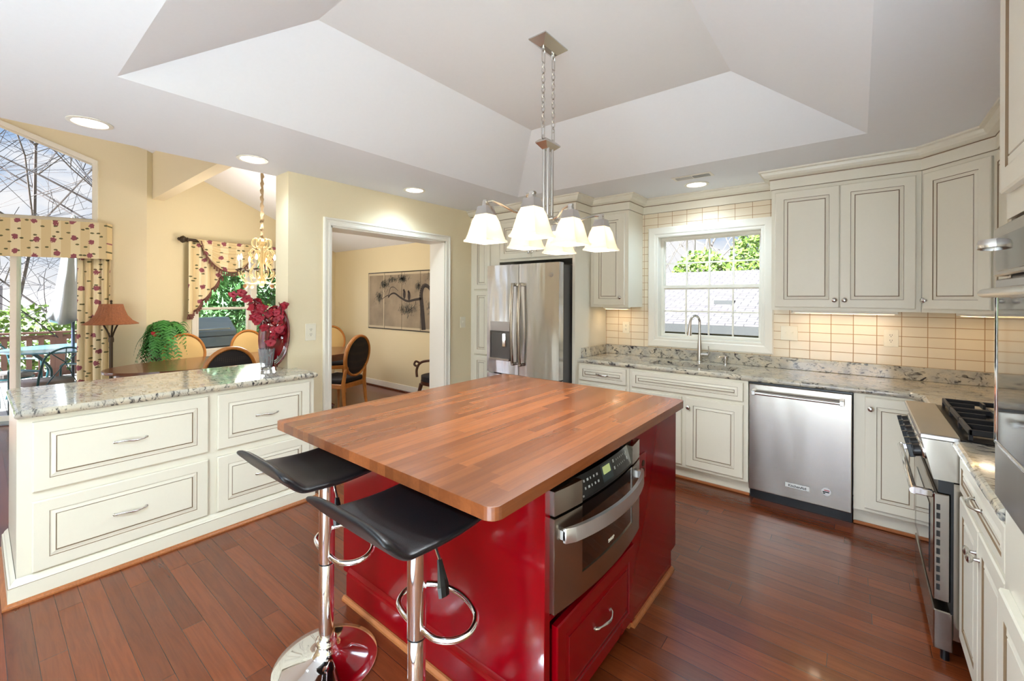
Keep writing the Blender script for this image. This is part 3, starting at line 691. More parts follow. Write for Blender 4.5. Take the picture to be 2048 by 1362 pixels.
plate('wall_outlet', 'ivory duplex outlet on the yellow wall above the drawer island end', 'outlet', (XL+.0005, 1.697, 1.204), Y, Z, .085, .135, 'o')
plate('light_switch', 'ivory rotary dimmer plate on the yellow wall beside the pantry', 'light switch', (XL+.0005, 3.41, 1.215), Y, Z, .08, .12, 's')
# ---------------------------------------------------------------- refrigerator
t = thing('refrigerator', 'stainless french-door refrigerator with water dispenser, standing in the cream surround', 'refrigerator', (-2.56, 3.8, 0))
fx0, fx1, FF = -2.99, -2.118, 3.315
m = MB(); m.box(fx0+.02, -2.135, 3.40, 4.15, .02, 1.80); m.build('cabinet_body', pmat('grey_fridge_side', rgb(78, 76, 74), .4), t)
m = MB(); m.box(fx0+.03, -2.16, 3.36, 3.42, 1.80, 1.815); m.box(-2.20, -2.145, 3.345, 3.44, 1.80, 1.822, bev=.004); m.build('hinge_cover', DARK, t)
xm = -2.578
def fdoor(a, b, z0, z1, hole=None):
    n = 14; m = MB(); bul = lambda x: .010*(1-(2*(x-a)/(b-a)-1)**2)
    xs = [a+(b-a)*k/n for k in range(n+1)]
    pts = [(x, FF-bul(x)) for x in xs]+[(b, FF+.075), (a, FF+.075)]
    m.prism([(x, y, z0) for x, y in pts], (0, 0, z1-z0)); return m
for a, b, nm in ((fx0, xm-.003, 'left'), (xm+.003, fx1, 'right')):
    d = fdoor(a, b, .735, 1.815).build('door', STEELF, t, smooth=True)
    hx = xm-.045 if nm == 'left' else xm+.045
    path = [(hx, FF-.005, .84), (hx, FF-.045, .855)]+[(hx+(-1 if nm == 'left' else 1)*.0, FF-.045-.022*sin(pi*k/10), .855+.755*k/10) for k in range(1, 10)]+[(hx, FF-.045, 1.61), (hx, FF-.005, 1.625)]
    mh = MB(); mh.tube(path, .0135, 12, flat=(1.25, .8)); mh.box(hx-.016, hx+.016, FF-.05, FF-.002, .83, .862, bev=.004); mh.box(hx-.016, hx+.016, FF-.05, FF-.002, 1.6, 1.632, bev=.004)
    mh.build('handle', STEEL, d, smooth=True)
    if nm == 'left':
        mp_ = MB(); mp_.obox((-2.935, FF-.0095, 1.155), X, Z, -Y, .255, .095, .006, bev=.002); mp_.build('control_panel', STEELD, d)
        mq = MB(); mq.obox((-2.925, FF-.0085, .885), X, Z, -Y, .24, .27, .004); mq.rings((-2.935, FF-.009, .868), X, Z, -Y, .26, .287, [(0, 0, 0), (0, .009, 0), (.008, .009, 0), (.012, .004, 0), (.012, 0, 0)], cap=False); mq.build('dispenser_recess', [pmat('dispenser_grey', rgb(96, 94, 90), .25, metal=.7)], d)
        mq = MB(); mq.box(-2.765, -2.722, FF-.03, FF-.012, 1.0, 1.135, bev=.005); mq.build('dispenser_paddle', CHROME, d, smooth=True)
        mq = MB(); mq.box(-2.94, -2.675, FF-.03, FF-.005, .862, .884, bev=.004); mq.build('drip_tray', STEEL, d)
    else:
        mq = MB(); mq.lathe([(.021, 0), (.021, .002), (.018, .0025), (.001, .0025)], (-2.2, FF-.0065, 1.70), (0, -1, 0), n=24); lg = mq.build('logo_disc', STEELD, d)
        text_obj('monogram', 'GE', (-2.2, FF-.0095, 1.70), X, Z, .02, NICKEL, d)
m = fdoor(fx0, fx1, .03, .722); m.build('freezer_drawer', STEELF, t, smooth=True)
# ---------------------------------------------------------------- drawer island (peninsula)
t = thing('drawer_cabinet', 'cream bank of four raised-panel drawers with bow handles facing the kitchen', 'cabinet', (-3.55, .85, 0))
PX, p0, p1 = -3.165, .128, 1.585; PT = .89
m = MB(); m.box(-3.90, PX, p0, 1.512, .02, PT); m.box(-3.44, PX, 1.512, p1, .02, PT); m.build('cabinet_body', CREAM, t)
for (a, b) in ((.178, .912), (.962, 1.546)):
    for (c, e) in ((.126, .472), (.519, .863)):
        front(t, 'drawer', (PX+.0005, a, c), Y, Z, b-a, e-c, fw=.058, pull=((b-a)/2, (e-c)/2, .135))
m = MB(); m.sweep([(-3.90, p0-.002), (PX+.002, p0-.002), (PX+.002, p1)], [(0, .0201), (.026, .0201), (.026, .088), (.024, .09), (.018, .094), (.014, .104), (.006, .112), (0, .118)], mis=[0, 0, 1, 0, 0, 0, 0]); m.build('base_molding', [CREAM, GLAZE], t)
m = MB(); m.sweep([(-3.90, p0-.002), (PX+.002, p0-.002), (PX+.002, p1+.02)], [(0, 0), (.044, 0), (.044, .008), (.038, .016), (.028, .0198), (0, .0198)]); m.build('shoe_molding', OAK, t)
t = thing('granite_counter', 'speckled granite counter on top of the cream drawer cabinets', 'counter', (-3.5, .85, PT))
m = MB(); m.box(-3.935, PX+.025, .135, 1.512, PT+.001, .93); m.box(-3.44, PX+.025, 1.512, 1.575, PT+.001, .93)
nosing(m, [(-3.935, 1.512), (-3.935, .135), (PX+.025, .135), (PX+.025, 1.575), (-3.44, 1.575)][1:] if False else [(-3.935, 1.51), (-3.935, .135)][::-1] if False else [(-3.935, .135), (PX+.025, .135), (PX+.025, 1.575), (-3.44, 1.575)], PT+.001, .93)
m.build('countertop', GRANITE, t)
# ---------------------------------------------------------------- kitchen island
t = thing('kitchen_island', 'glossy red island cabinet with a panelled drawer below the microwave', 'island', (-1.4, 1.8, 0))
bx0, bx1, by0, by1 = -2.02, -.80, 1.168, 2.468
m = MB(); m.box(bx0, bx1, by0, 1.188, .11, .873); m.box(bx0+.06, bx1, by0, 1.188, 0, .11)
m.box(bx0, bx1, 1.905, by1, .10, .873); m.box(bx0+.06, bx1, 1.905, by1-.07, 0, .10); m.box(bx0, -1.34, 1.188, 1.905, .10, .873); m.box(bx0+.06, -1.34, 1.188, 1.905, 0, .10)
m.box(-1.339, bx1, 1.1885, 1.9045, .405, .425); m.box(-1.339, -.83, 1.1885, 1.9045, .03, .055)
m.build('cabinet_body', RED, t)
m = MB(); m.box(bx1-.012, bx1+.006, by0-.004, by0+.028, .0, .873, bev=.002); m.box(bx1-.01, bx1+.005, 1.862, 1.895, .0, .873, bev=.001); m.build('corner_stile', RED, t)
m = MB(); m.box(-1.3, -.805, 1.23, 1.84, .08, .36); m.build('drawer_box', REDD, t)
front(t, 'drawer', (-.799, 1.215, .058), Y, Z, .632, .33, t=.022, fw=.052, mats=[RED, REDD], pull=(.33, .17, .13))
m = MB(); m.sweep([(bx0+.06, by0-.001), (bx1+.002, by0-.001)], [(0, .02), (.018, .02), (.018, .118), (.014, .124), (.012, .132), (.004, .142), (0, .146)]); m.build('base_molding', RED, t)
m = MB(); m.sweep([(bx0+.05, by0-.02), (bx1-.0, by0-.02)], [(0, 0), (.018, 0), (.017, .010), (.008, .0195), (0, .0195)]); m.build('shoe_molding', OAK, t); m = MB(); m.sweep([(bx1+.001, 1.86), (bx1+.001, by1-.07)], [(0, 0), (.018, 0), (.017, .010), (.008, .0195), (0, .0195)]); m.sweep([(-1.2, 1.86), (bx1+.001, 1.86)], [(0, 0), (.016, 0), (.014, .018), (0, .018)]); m.build('shoe_molding', OAK, t)
m = MB(); m.obox((bx1+.0005, 1.945, .63), Y, Z, X, .075, .12, .005, bev=.0015); ou = m.build('outlet_cover', pmat('red_cover_plate', rgb(140, 30, 34), .3), t)
m = MB()
for zz in (.67, .705): m.lathe([(.015, 0), (.015, .003), (.001, .0032)], (bx1+.0055, 1.982, zz), (1, 0, 0), n=16)
m.build('receptacle', BRONZE, t)
# top
t = thing('island_countertop', 'large butcher block top of long brown staves over the red island', 'countertop', (-1.43, 1.69, .874))
m = MB(); x0_, x1_, y0_, y1_ = -2.093, -.762, .873, 2.509; r_ = .035; pts = []
for cx_, cy_, a0 in ((x1_-r_, y0_+r_, -pi/2), (x1_-r_, y1_-r_, 0), (x0_+r_*.4, y1_-r_*.4, pi/2), (x0_+r_*.4, y0_+r_*.4, pi)):
    rr = r_ if cx_ > -1 else r_*.4
    for k in range(6): a = a0+pi/2*k/5; pts.append((cx_+rr*cos(a), cy_+rr*sin(a), .8745))
m.prism(pts, (0, 0, .0395), bev=.006, seg=3); m.build('butcher_block', BUTCHER, t)
# microwave drawer
t = thing('microwave_drawer', 'stainless drawer microwave with curved handle set in the red island', 'microwave', (-.95, 1.55, .426))
my0, my1, mz0, mz1 = 1.192, 1.893, .442, .846; n = 16
def bow(y, base=-.775, d=.030): u = (y-my0)/(my1-my0); return base+d*(1-(2*u-1)**2)
m = MB(); m.box(-1.32, -.802, my0+.005, my1-.005, .4265, .868); m.build('microwave_body', BLACK, t)
def bowed(a, b, z0, z1, back=-.801, off=0.0, th=None):
    m = MB(); k = max(2, int(n*(b-a)/(my1-my0))); ys = [a+(b-a)*i/k for i in range(k+1)]
    f = [(bow(y)+off, y, z0) for y in ys]; bb = [(back if th is None else bow(y)+off-th, y, z0) for y in ys[::-1]]
    m.prism(f+bb, (0, 0, z1-z0)); return m
gy0, gy1 = my0+.148, my1-.115
# door frame as pieces round the window
m = bowed(my0, gy0, mz0, .756); 
for a, b, c, e in ((gy1, my1, mz0, .756), (gy0, gy1, mz0, .520)):
    m2 = bowed(a, b, c, e); me_ = bpy.data.meshes.new('x'); m2.b.to_mesh(me_); m.b.from_mesh(me_); m2.b.free(); bpy.data.meshes.remove(me_)
dr = m.build('door', STEEL, t, smooth=True)
m = bowed(gy0, gy1, .520, .756, off=-.004); gw = m.build('window', DGLASS, dr, smooth=True)
text_obj('lettering', 'SHARP', (bow(1.555)-.0035, 1.555, .548), Y, Z, .017, IVORY, dr, bold=True)
m = bowed(my0, gy0, .766, mz1); 
m.build('top_trim', STEEL, t, smooth=True); bowed(gy1, my1, .766, mz1).build('top_trim', STEEL, t, smooth=True)
m = MB(); P0, P1 = Vector((bow(gy0)-.030, gy0, mz1)), Vector((bow(gy1)-.03, gy1, mz1))
kk = 8; ys = [gy0+(gy1-gy0)*i/kk for i in range(kk+1)]
m.prism([(bow(y)-.004, y, .766) for y in ys]+[(-.801, y, .766) for y in ys[::-1]], (0, 0, .006))
top = [(bow(y)-.028, y, mz1) for y in ys]; bot = [(bow(y)-.004, y, .766) for y in ys]
tv = [m.b.verts.new(p) for p in top]; bv = [m.b.verts.new(p) for p in bot]
for i in range(kk): m._f([bv[i], bv[i+1], tv[i+1], tv[i]])
pn = m.build('control_panel', BLACK, t)
def pan(y, f, e=.0015):   # point on the sloped panel
    a, b = Vector((bow(y)-.004, y, .766)), Vector((bow(y)-.028, y, mz1)); return a.lerp(b, f)+Vector((.96, 0, .29))*e
m = MB(); m.poly([pan(1.50, .2), pan(1.585, .2), pan(1.585, .92), pan(1.50, .92)]); m.build('display_frame', pmat('display_frame', rgb(44, 60, 66), .3), pn)
m = MB(); m.poly([pan(1.512, .5, .002), pan(1.572, .5, .002), pan(1.572, .84, .002), pan(1.512, .84, .002)]); m.build('display', LCD, pn)
m = MB(); KEY = pmat('key_print', rgb(190, 196, 196), .5)
for i in range(6):
    for j, f in enumerate((.66, .36)):
        yy = 1.352+i*.022; wd = .006+.005*((i*7+j*3) % 3)/2; m.poly([pan(yy, f), pan(yy+wd, f), pan(yy+wd, f+.10), pan(yy, f+.10)])
for i in range(3): m.poly([pan(1.352, .12+.0*i), pan(1.362, .12), pan(1.362, .2), pan(1.352, .2)])
for i in range(5):
    for f in (.74, .44): yy = 1.635+i*.018; m.poly([pan(yy, f), pan(yy+.004, f), pan(yy+.004, f+.08), pan(yy, f+.08)])
for yy in (1.602, 1.735):
    for f in (.74, .42): m.poly([pan(yy, f), pan(yy+.011, f), pan(yy+.011, f+.14), pan(yy, f+.14)])
m.build('key_marks', KEY, pn)
m = MB(); rail = []
for i in range(19):
    u = i/18; y = my0+.028+(my1-my0-.04)*u; rail.append((y, .022+.035*sin(pi*u)**.6))
f = [(bow(y)+h, y, .672) for y, h in rail]; bk = [(bow(y)+h-.014, y, .672) for y, h in rail[::-1]]
m.prism(f+bk, (0, 0, .05), bev=.003)
for yy, e in ((my0+.028, 1), (my1-.012, -1)): m.box(bow(yy)-.002, bow(yy)+.018, min(yy, yy+e*.02), max(yy, yy+e*.02), .682, .712)
m.build('handle', pmat('satin_steel', (.66, .66, .65, 1), .3, metal=.9), dr, smooth=True)
# ---------------------------------------------------------------- bar stools
def make_stool(x, y, label):
    t = thing('bar_stool', label, 'stool', (0, 0, 0), group='bar stools at the island')
    m = MB(); prof = [(.198, 0), (.2, .004), (.197, .010), (.16, .018), (.10, .03), (.06, .045), (.042, .062), (.036, .08)]; m.lathe(prof, n=48); m.build('base', CHROME, t, smooth='all', world=False)
    m = MB(); m.lathe([(.038, .078), (.040, .083), (.038, .088), (.040, .093), (.038, .098), (.032, .103)], n=36, flute=.03); m.build('collar', CHROME, t, smooth=True, world=False)
    m = MB(); m.lathe([(.0285, .1), (.0285, .405), (.026, .41)], n=28); lp = m.build('lower_tube', CHROME, t, smooth=True, world=False)
    m = MB(); m.lathe([(.0305, .405), (.031, .408), (.0305, .411)], n=28); m.build('ring_seal', BLACK, lp, world=False)
    m = MB(); m.lathe([(.031, .411), (.031, .745), (.05, .752), (.09, .765)], n=28); m.build('upper_tube', CHROME, t, smooth=True, world=False)
    # footrest loop: two tube ends on the post, loop sweeping towards the island
    m = MB(); pts = []
    L = [(-.02, .045, .515), (-.08, .06, .515), (-.115, .10, .512), (-.11, .17, .50), (-.06, .225, .488), (.02, .245, .476), (.10, .225, .464), (.155, .165, .452), (.155, .09, .444), (.10, .03, .438), (.03, .0, .436)]
    L = [(.025, .0, .440), (.09, .0, .440), (.145, .03, .446), (.168, .075, .458), (.145, .12, .473), (.075, .14, .486), (-.01, .132, .492), (-.08, .10, .487), (-.118, .058, .474), (-.105, .01, .456), (-.025, -.005, .442)]
    P = [Vector(p) for p in L]; fine = []
    for i in range(len(P)-1):
        p_, q_ = P[max(0, i-1)], P[min(len(P)-1, i+2)]
        for k in range(5):
            u = k/5; a, b = P[i], P[i+1]
            fine.append(.5*((2*a)+(-p_+b)*u+(2*p_-5*a+4*b-q_)*u*u+(-p_+3*a-3*b+q_)*u**3))
    fine.append(P[-1]); m.tube(fine, .0105, 12); m.lathe([(.0345, .52), (.0345, .545)], n=24) if False else None
    m.build('footrest', CHROME, t, smooth=True, world=False)
    # seat: low curled back
    m = MB(); sec = []   # profile in y (front +) and z, back curls up
    for k in range(15):
        u = k/14
        if u < .34: a = u/.34; yy = -.165-.085*(1-a)**1.0; zz = .80+.105*(1-a)**1.5
        else: a = (u-.34)/.66; yy = -.165+.36*a; zz = .80-.012*sin(pi*min(1, a*1.1))+.004*a
        sec.append((yy, zz))
    sec[0] = (-.262, .905)
    nx = 14; top, bot = [], []
    for i in range(nx+1):
        u = i/nx*2-1; x_ = .205*u; curl = .016*abs(u)**3
        rt, rb = [], []
        for k, (yy, zz) in enumerate(sec):
            e = 1-.10*(1-k/14)*0; rnd = .0
            hw_ = .205*(1-.05*(k/14)**2)
            xx = hw_*u; back = max(0, (5-k)/5); dip = -.022*back*abs(u)**4
            d = Vector((0, sec[min(k+1, 14)][0]-sec[max(k-1, 0)][0], sec[min(k+1, 14)][1]-sec[max(k-1, 0)][1])).normalized(); nn = Vector((0, -d.z, d.y))
            edge = 1 if (i in (0, nx) or k in (0, 14)) else 0
            th = .012 if edge else .017
            p = Vector((xx, yy+.0, zz+curl*(1-back)+dip)); rt.append(m.b.verts.new(p+nn*(th*.55 if not edge else .006))); rb.append(m.b.verts.new(p-nn*th))
        top.append(rt); bot.append(rb)
    for i in range(nx):
        for k in range(14):
            m._f([top[i][k], top[i+1][k], top[i+1][k+1], top[i][k+1]]); m._f([bot[i][k], bot[i][k+1], bot[i+1][k+1], bot[i+1][k]])
    for i in range(nx): m._f([top[i][0], bot[i][0], bot[i+1][0], top[i+1][0]]); m._f([top[i][14], top[i+1][14], bot[i+1][14], bot[i][14]])
    for k in range(14): m._f([top[0][k], top[0][k+1], bot[0][k+1], bot[0][k]]); m._f([top[nx][k], bot[nx][k], bot[nx][k+1], top[nx][k+1]])
    so = m.build('seat', LEATHER, t, smooth='all', world=False)
    sd = so.modifiers.new('s', 'SUBSURF'); sd.levels = 1; sd.render_levels = 2
    m = MB(); m.tube([(.05, -.01, .765), (.11, -.03, .765), (.155, -.042, .725)], .0045, 8); m.build('lever', CHROME, t, smooth=True, world=False)
    m = MB(); m.tube([(.153, -.042, .728), (.165, -.046, .70), (.178, -.05, .665), (.184, -.052, .64)], [.009, .014, .022, .020], 8, flat=(1, .45)); m.build('lever_paddle', BLACK, t, world=False)
    t.location = (x, y, 0); ORG[t.name] = Vector((x, y, 0)); return t
s1 = make_stool(-1.685, .90, 'black low-back bar stool with chrome disc base in view, farther left of the two')
def copy_tree(o, parent=None):
    c = o.copy(); COL.objects.link(c)
    if parent is not None: c.parent = parent
    for ch in list(o.children): copy_tree(ch, c)
    return c
s2 = copy_tree(s1); s2.location = (-1.095, .885, 0); s2['label'] = 'black low-back bar stool nearest the microwave, its chrome post cut by the frame'
# ---------------------------------------------------------------- right side: range, base cabinet, tall oven cabinet
t = thing('range', 'stainless gas range with black knobs, tubular door handle and cast iron grates', 'range', (.55, 2.87, 0))
ry0, ry1 = 2.487, 3.249
m = MB(); m.box(.302, .925, ry0+.006, ry1-.006, .10, .735); m.prism([(.302, ry0+.002, .742), (.242, ry0+.002, .742), (.205, ry0+.002, .903), (.925, ry0+.002, .903), (.925, ry0+.002, .742)], (0, ry1-ry0-.004, 0)); m.build('range_body', STEEL, t)
m = MB(); m.box(.199, .322, ry0, ry1, .9035, .925, bev=.004); m.build('top_ledge', steel('brushed_ledge', rough=.34, wave=.05), t)
m = MB(); m.box(.322, .925, ry0, ry1, .9035, .918, bev=.002); ck = m.build('cooktop', BLKMET, t)
for gy in (ry0+.02, ry0+.262, ry0+.504):
    m = MB(); g0_, g1_, ga, gb = gy, gy+.238, .345, .90
    for (a, b, c, e) in ((ga, gb, g0_, g0_+.012), (ga, gb, g1_-.012, g1_), (ga, ga+.012, g0_, g1_), (gb-.012, gb, g0_, g1_), ((ga+gb)/2-.006, (ga+gb)/2+.006, g0_, g1_)): m.box(a, b, c, e, .938, .962, bev=.003)
    for cxx in (ga+.14, gb-.14):
        cc = Vector((cxx, (g0_+g1_)/2, .95))
        for a_ in range(4):
            e_ = Vector((cxx+(.135 if a_ == 0 else -.135 if a_ == 2 else 0), (g0_+g1_)/2+(.115 if a_ == 1 else -.115 if a_ == 3 else 0), .95)); d_ = (cc-e_).normalized(); m.obox(e_-d_.cross(Z)*.005-Z*.012, d_, Z, d_.cross(Z), (cc-e_).length*.72, .024, .010)
    for a in (ga+.006, gb-.006):
        for b in (g0_+.006, g1_-.006): m.box(a-.006, a+.006, b-.006, b+.006, .9185, .94)
    m.build('grate', IRON, t)
for by in (ry0+.14, ry0+.62):
    for bxx in (.485, .76): m = MB(); m.lathe([(.05, 0), (.05, .008), (.035, .01), (.035, .018), (.001, .02)], (bxx, by, .918), n=24); m.build('burner', IRON, ck, smooth=True)
kn = Vector((-.973, 0, -.23)); 
for k in range(6):
    yk_ = ry0+.085+k*.119; c0 = Vector((.221, yk_, .835))
    m = MB(); m.lathe([(.036, 0), (.036, .006), (.03, .012), (.024, .013)], c0, kn, n=24); bz = m.build('knob_bezel', CHROME, t, smooth=True)
    m = MB(); q = Z.rotation_difference(kn); m.lathe([(.026, .012), (.0255, .034), (.024, .04), (.001, .041)], c0, kn, n=20); sd_ = kn.cross(Y).normalized(); m.obox(c0+kn*.034-Y*.008-sd_*.028, Y, sd_, Y.cross(sd_), .016, .056, -.02 if Y.cross(sd_).dot(kn) < 0 else .02, bev=.002); m.build('knob', BLACK, t)
m = MB(); m.box(.242, .292, ry0+.003, ry1-.003, .245, .685, bev=.004); dr = m.build('oven_door', STEEL, t)
m = MB(); m.box(.239, .2415, ry0+.12, ry1-.12, .30, .60); m.build('oven_window', DGLASS, dr)
m = MB()
for k in range(10): m.box(.2005, .2145, ry0+.001, ry0+.0035, .287+k*.0395, .312+k*.0395, bev=.001) if False else m.box(.251, .262, ry0+.0012, ry0+.0045, .290+k*.0365, .313+k*.0365)
m.build('vent_slots', DARK, dr)
m = MB(); m.tube([(.182, ry0+.01, .675), (.182, ry1-.01, .675)], .0135, 16)
for yy in (ry0+.012, ry1-.03): m.box(.178, .243, yy, yy+.02, .660, .690, bev=.004)
m.build('handle', CHROME, dr, smooth=True)
m = MB(); m.box(.256, .3015, ry0+.004, ry1-.004, .690, .740); m.box(.293, .3015, ry0+.004, ry1-.004, .2, .69); m.build('vent_gap', BLACK, t)
m = MB(); m.box(.243, .301, ry0+.003, ry1-.003, .045, .205, bev=.004); m.build('lower_drawer', STEEL, t)
m = MB()
for yy in (ry0+.03, ry1-.03):
    for xx in (.28, .88): m.lathe([(.014, 0), (.014, .10)], (xx, yy, 0), n=12)
m.build('foot', BLACK, t)
t = thing('base_cabinet', 'cream base cabinet right of the range, one drawer over two doors', 'cabinet', (.6, 2.1, 0), group='base cabinets')
m = MB(); m.box(.335, .93, 1.762, 2.484, .118, CT-.001); m.box(.40, .93, 1.762, 2.484, 0, .118); m.build('cabinet_body', CREAM, t)
front(t, 'drawer', (.3345, 2.468, .722), -Y, Z, .685, .135, fw=.034, pull=(.34, .067, .115))
front(t, 'door', (.3345, 2.468, .135), -Y, Z, .340, .565, knob=(.315, .48)); front(t, 'door', (.3345, 2.124, .135), -Y, Z, .341, .565, knob=(.026, .48))
t = thing('granite_counter', 'short speckled granite counter between the range and the wall oven', 'counter', (.6, 2.1, CT))
m = MB(); m.box(.315, .944, 1.765, 2.484, CT, .914); nosing(m, [(.34, 2.484), (.315, 2.484), (.315, 1.764), (.33, 1.764)][1:3]); m.build('countertop', GRANITE, t)
m = MB(); m.box(.918, .937, 1.765, 2.484, .9145, 1.008, bev=.003); m.build('backsplash_lip', GRANITE, t)
t = thing('oven_cabinet', 'tall cream oven cabinet at the right edge with upper and lower doors', 'cabinet', (.65, 1.35, 0))
OX = .312; oy0_, oy1_ = .95, 1.76
m = MB(); m.box(OX, .93, oy0_, oy1_, 1.70, 2.39); m.box(OX, .93, oy0_, oy1_, .10, .94); m.box(OX, .93, oy0_, oy0_+.02, .94, 1.70); m.box(OX+.005, .93, oy1_-.02, oy1_, .94, 1.70); m.box(.38, .93, oy0_, oy1_, 0, .10)
m.build('cabinet_body', CREAM, t)
front(t, 'door', (OX-.0005, 1.722, 1.766), -Y, Z, .375, .60); front(t, 'door', (OX-.0005, 1.342, 1.766), -Y, Z, .375, .60)
front(t, 'door', (OX-.0005, 1.718, .13), -Y, Z, .37, .585); front(t, 'door', (OX-.0005, 1.342, .13), -Y, Z, .37, .585)
m = MB(); m.sweep([(.93, oy1_), (OX, oy1_), (OX, oy0_)][::-1] if False else [(.93, oy1_), (OX, oy1_), (OX, oy0_)][::-1], [(0, 2.391), (-.014, 2.391)] ) if False else None
t = thing('built_in_oven', 'built-in stainless double wall oven with dark mirrored glass at the right edge', 'oven', (.65, 1.35, .95))
m = MB(); m.box(.318, .90, oy0_+.025, oy1_-.023, .946, 1.694); m.build('oven_body', BLKMET, t)
ox = .286
m = MB(); m.box(ox, .3175, .975, 1.752, 1.546, 1.676, bev=.004); ud = m.build('upper_door', STEEL, t)
m = MB(); m.box(ox-.003, ox-.0002, .99, 1.705, 1.558, 1.646, bev=.001); m.build('upper_glass', DOVEN, ud)
m = MB(); m.tube(cat([(ox, 1.748, 1.628), (ox-.024, 1.744, 1.63), (ox-.033, 1.722, 1.632), (ox-.022, 1.705, 1.634), (ox, 1.70, 1.636)]), .008, 10, flat=(.4, 1.5)); m.build('handle', NICKEL, ud, smooth=True)
m = MB(); m.box(ox+.004, .3175, .975, 1.750, .95, 1.538, bev=.004); ld = m.build('lower_door', STEELD, t)
m = MB(); m.rings((ox+.0038, 1.724, 1.10), -Y, Z, -X, .74, .40, [(0, 0, 0), (0, .006, 0), (.006, .006, 0), (.008, .003, 0), (.008, .0, 0)], cap=False); m.build('glass_frame', CHROME, ld)
m = MB(); m.box(ox+.001, ox+.0035, .992, 1.716, 1.108, 1.492); m.build('lower_glass', DOVEN, ld)
m = MB(); m.tube([(ox-.020, 1.752, 1.500), (ox-.024, 1.70, 1.500), (ox-.032, 1.35, 1.500), (ox-.024, 1.02, 1.500), (ox-.02, .99, 1.500)], [.010, .012, .013, .012, .010], 14)
for yy in (1.70, 1.03): m.tube([(ox+.004, yy, 1.50), (ox-.024, yy, 1.50)], .009, 10)
m.build('handle', NICKEL, ld, smooth=True)
# ---------------------------------------------------------------- lights in the ceiling
cans = [(-3.37, .403, 'recessed ceiling light nearest the sloped window, at far left'), (-3.346, 1.228, 'recessed ceiling light above the cream drawer cabinets, near the wall end'), (-3.141, 2.493, 'recessed ceiling light in front of the cased opening'), (-1.083, 3.851, 'recessed ceiling light above the sink window'),
        (-3.3, -1.0, ''), (-1.1, -.9, ''), (-2.4, -2.4, ''), (.2, -2.4, '')]  # these four are unseen fixtures added behind the camera as fill
c0 = None
for i, (x, y, lab) in enumerate(cans):
    if c0 is None:
        t = thing('recessed_light', lab, 'ceiling light', (0, 0, 0), group='recessed ceiling lights')
        m = MB(); m.lathe([(.098, -.001), (.098, -.005), (.078, -.007), (.074, -.003), (.074, -.001)], n=36); m.build('trim_ring', WHITE, t, smooth=True, world=False)
        m = MB(); m.lathe([(.0735, -.0035), (.001, -.0045)], n=36); m.build('lens', CANLIT, t, world=False); c0 = t
    else: t = copy_tree(c0)
    t.location = (x, y, ZC); t['label'] = lab or 'added unseen recessed fill light behind the camera'
    lamp("downlight", "SPOT", (x, y, ZC-.03), (6, 6, 10, 12, 20, 90, 20, 100)[i], NEUTRAL, target=(x, y, 0), spot_size=radians(150), spot_blend=.8, shadow_soft_size=.07)
t = thing('ceiling_vent', 'white ceiling air vent between the tray edge and the sink light', 'vent', (-1.03, 3.58, ZC))
m = MB(); m.box(-1.19, -.89, 3.525, 3.645, ZC-.005, ZC-.0005, bev=.002); m.build('frame', WHITE, t)
m = MB()
for k in range(14):
    for q in (0, 1): xx = -1.165+q*.132+k*.009; m.box(xx, xx+.0042, 3.55, 3.62, ZC-.0075, ZC-.0052, mi=q)
m.build('louvers', [pmat('vent_grey', rgb(196, 194, 190), .5), pmat('vent_dark', rgb(120, 118, 115), .5)], t)
# under cabinet lights
for (x, y, L, ang, lab) in ((-1.89, 4.02, .26, 0, 'white under-cabinet light beneath the single-door wall cabinet'), (-.10, 4.02, .62, 0, 'white under-cabinet light beneath the double-door wall cabinet'), (.62, 3.92, .30, -.785, 'white under-cabinet light beneath the diagonal corner wall cabinet')):
    t = thing('under_cabinet_light', lab, 'light', (x, y, UB)); m = MB(); m.box(-L/2, L/2, -.035, .035, -.022, -.0005, bev=.003); m.build('housing', WHITE, t, world=False)
    m = MB(); m.box(-L/2+.02, L/2-.02, -.022, .022, -.0245, -.0222); m.build('lens', emit('warm_strip_glow', rgb(255, 214, 150), 3), t, world=False); t.rotation_euler = (0, 0, ang)
    for fx in ((-.25, .25) if L > .5 else (0,)):
        lamp('strip_light', 'AREA', (x+fx*L, y, UB-.03), 0.10, (1, .80, .60), target=(x+fx*L, y+.05, 0), shape='DISK', size=.07)
# ---------------------------------------------------------------- pendant fixture
px, py = -1.235, 1.825
t = thing('pendant_light', 'brushed nickel island pendant with six frosted square glass shades on chains', 'pendant light', (px, py, ZT))
def frustum(m, x, y, za, zb, ax, ay, bx, by, mi=None):
    a = [m.b.verts.new((x+i*ax, y+j*ay, za)) for i, j in ((-1, -1), (1, -1), (1, 1), (-1, 1))]; b = [m.b.verts.new((x+i*bx, y+j*by, zb)) for i, j in ((-1, -1), (1, -1), (1, 1), (-1, 1))]
    m._f(a[::-1], mi); m._f(b, mi)
    for k in range(4): m._f([a[k], a[(k+1) % 4], b[(k+1) % 4], b[k]], mi)
m = MB(); frustum(m, px, py, ZT-.0005, ZT-.006, .052, .102, .052, .102); frustum(m, px, py, ZT-.006, ZT-.036, .052, .102, .014, .062); m.build('canopy', NICKEL, t)
m = MB(); frustum(m, px, py, 2.262, 2.268, .033, .066, .033, .066); frustum(m, px, py, 2.268, 2.282, .033, .066, .02, .05); frustum(m, px, py, 2.236, 2.262, .016, .03, .033, .066); m.build('rod_plate', NICKEL, t)
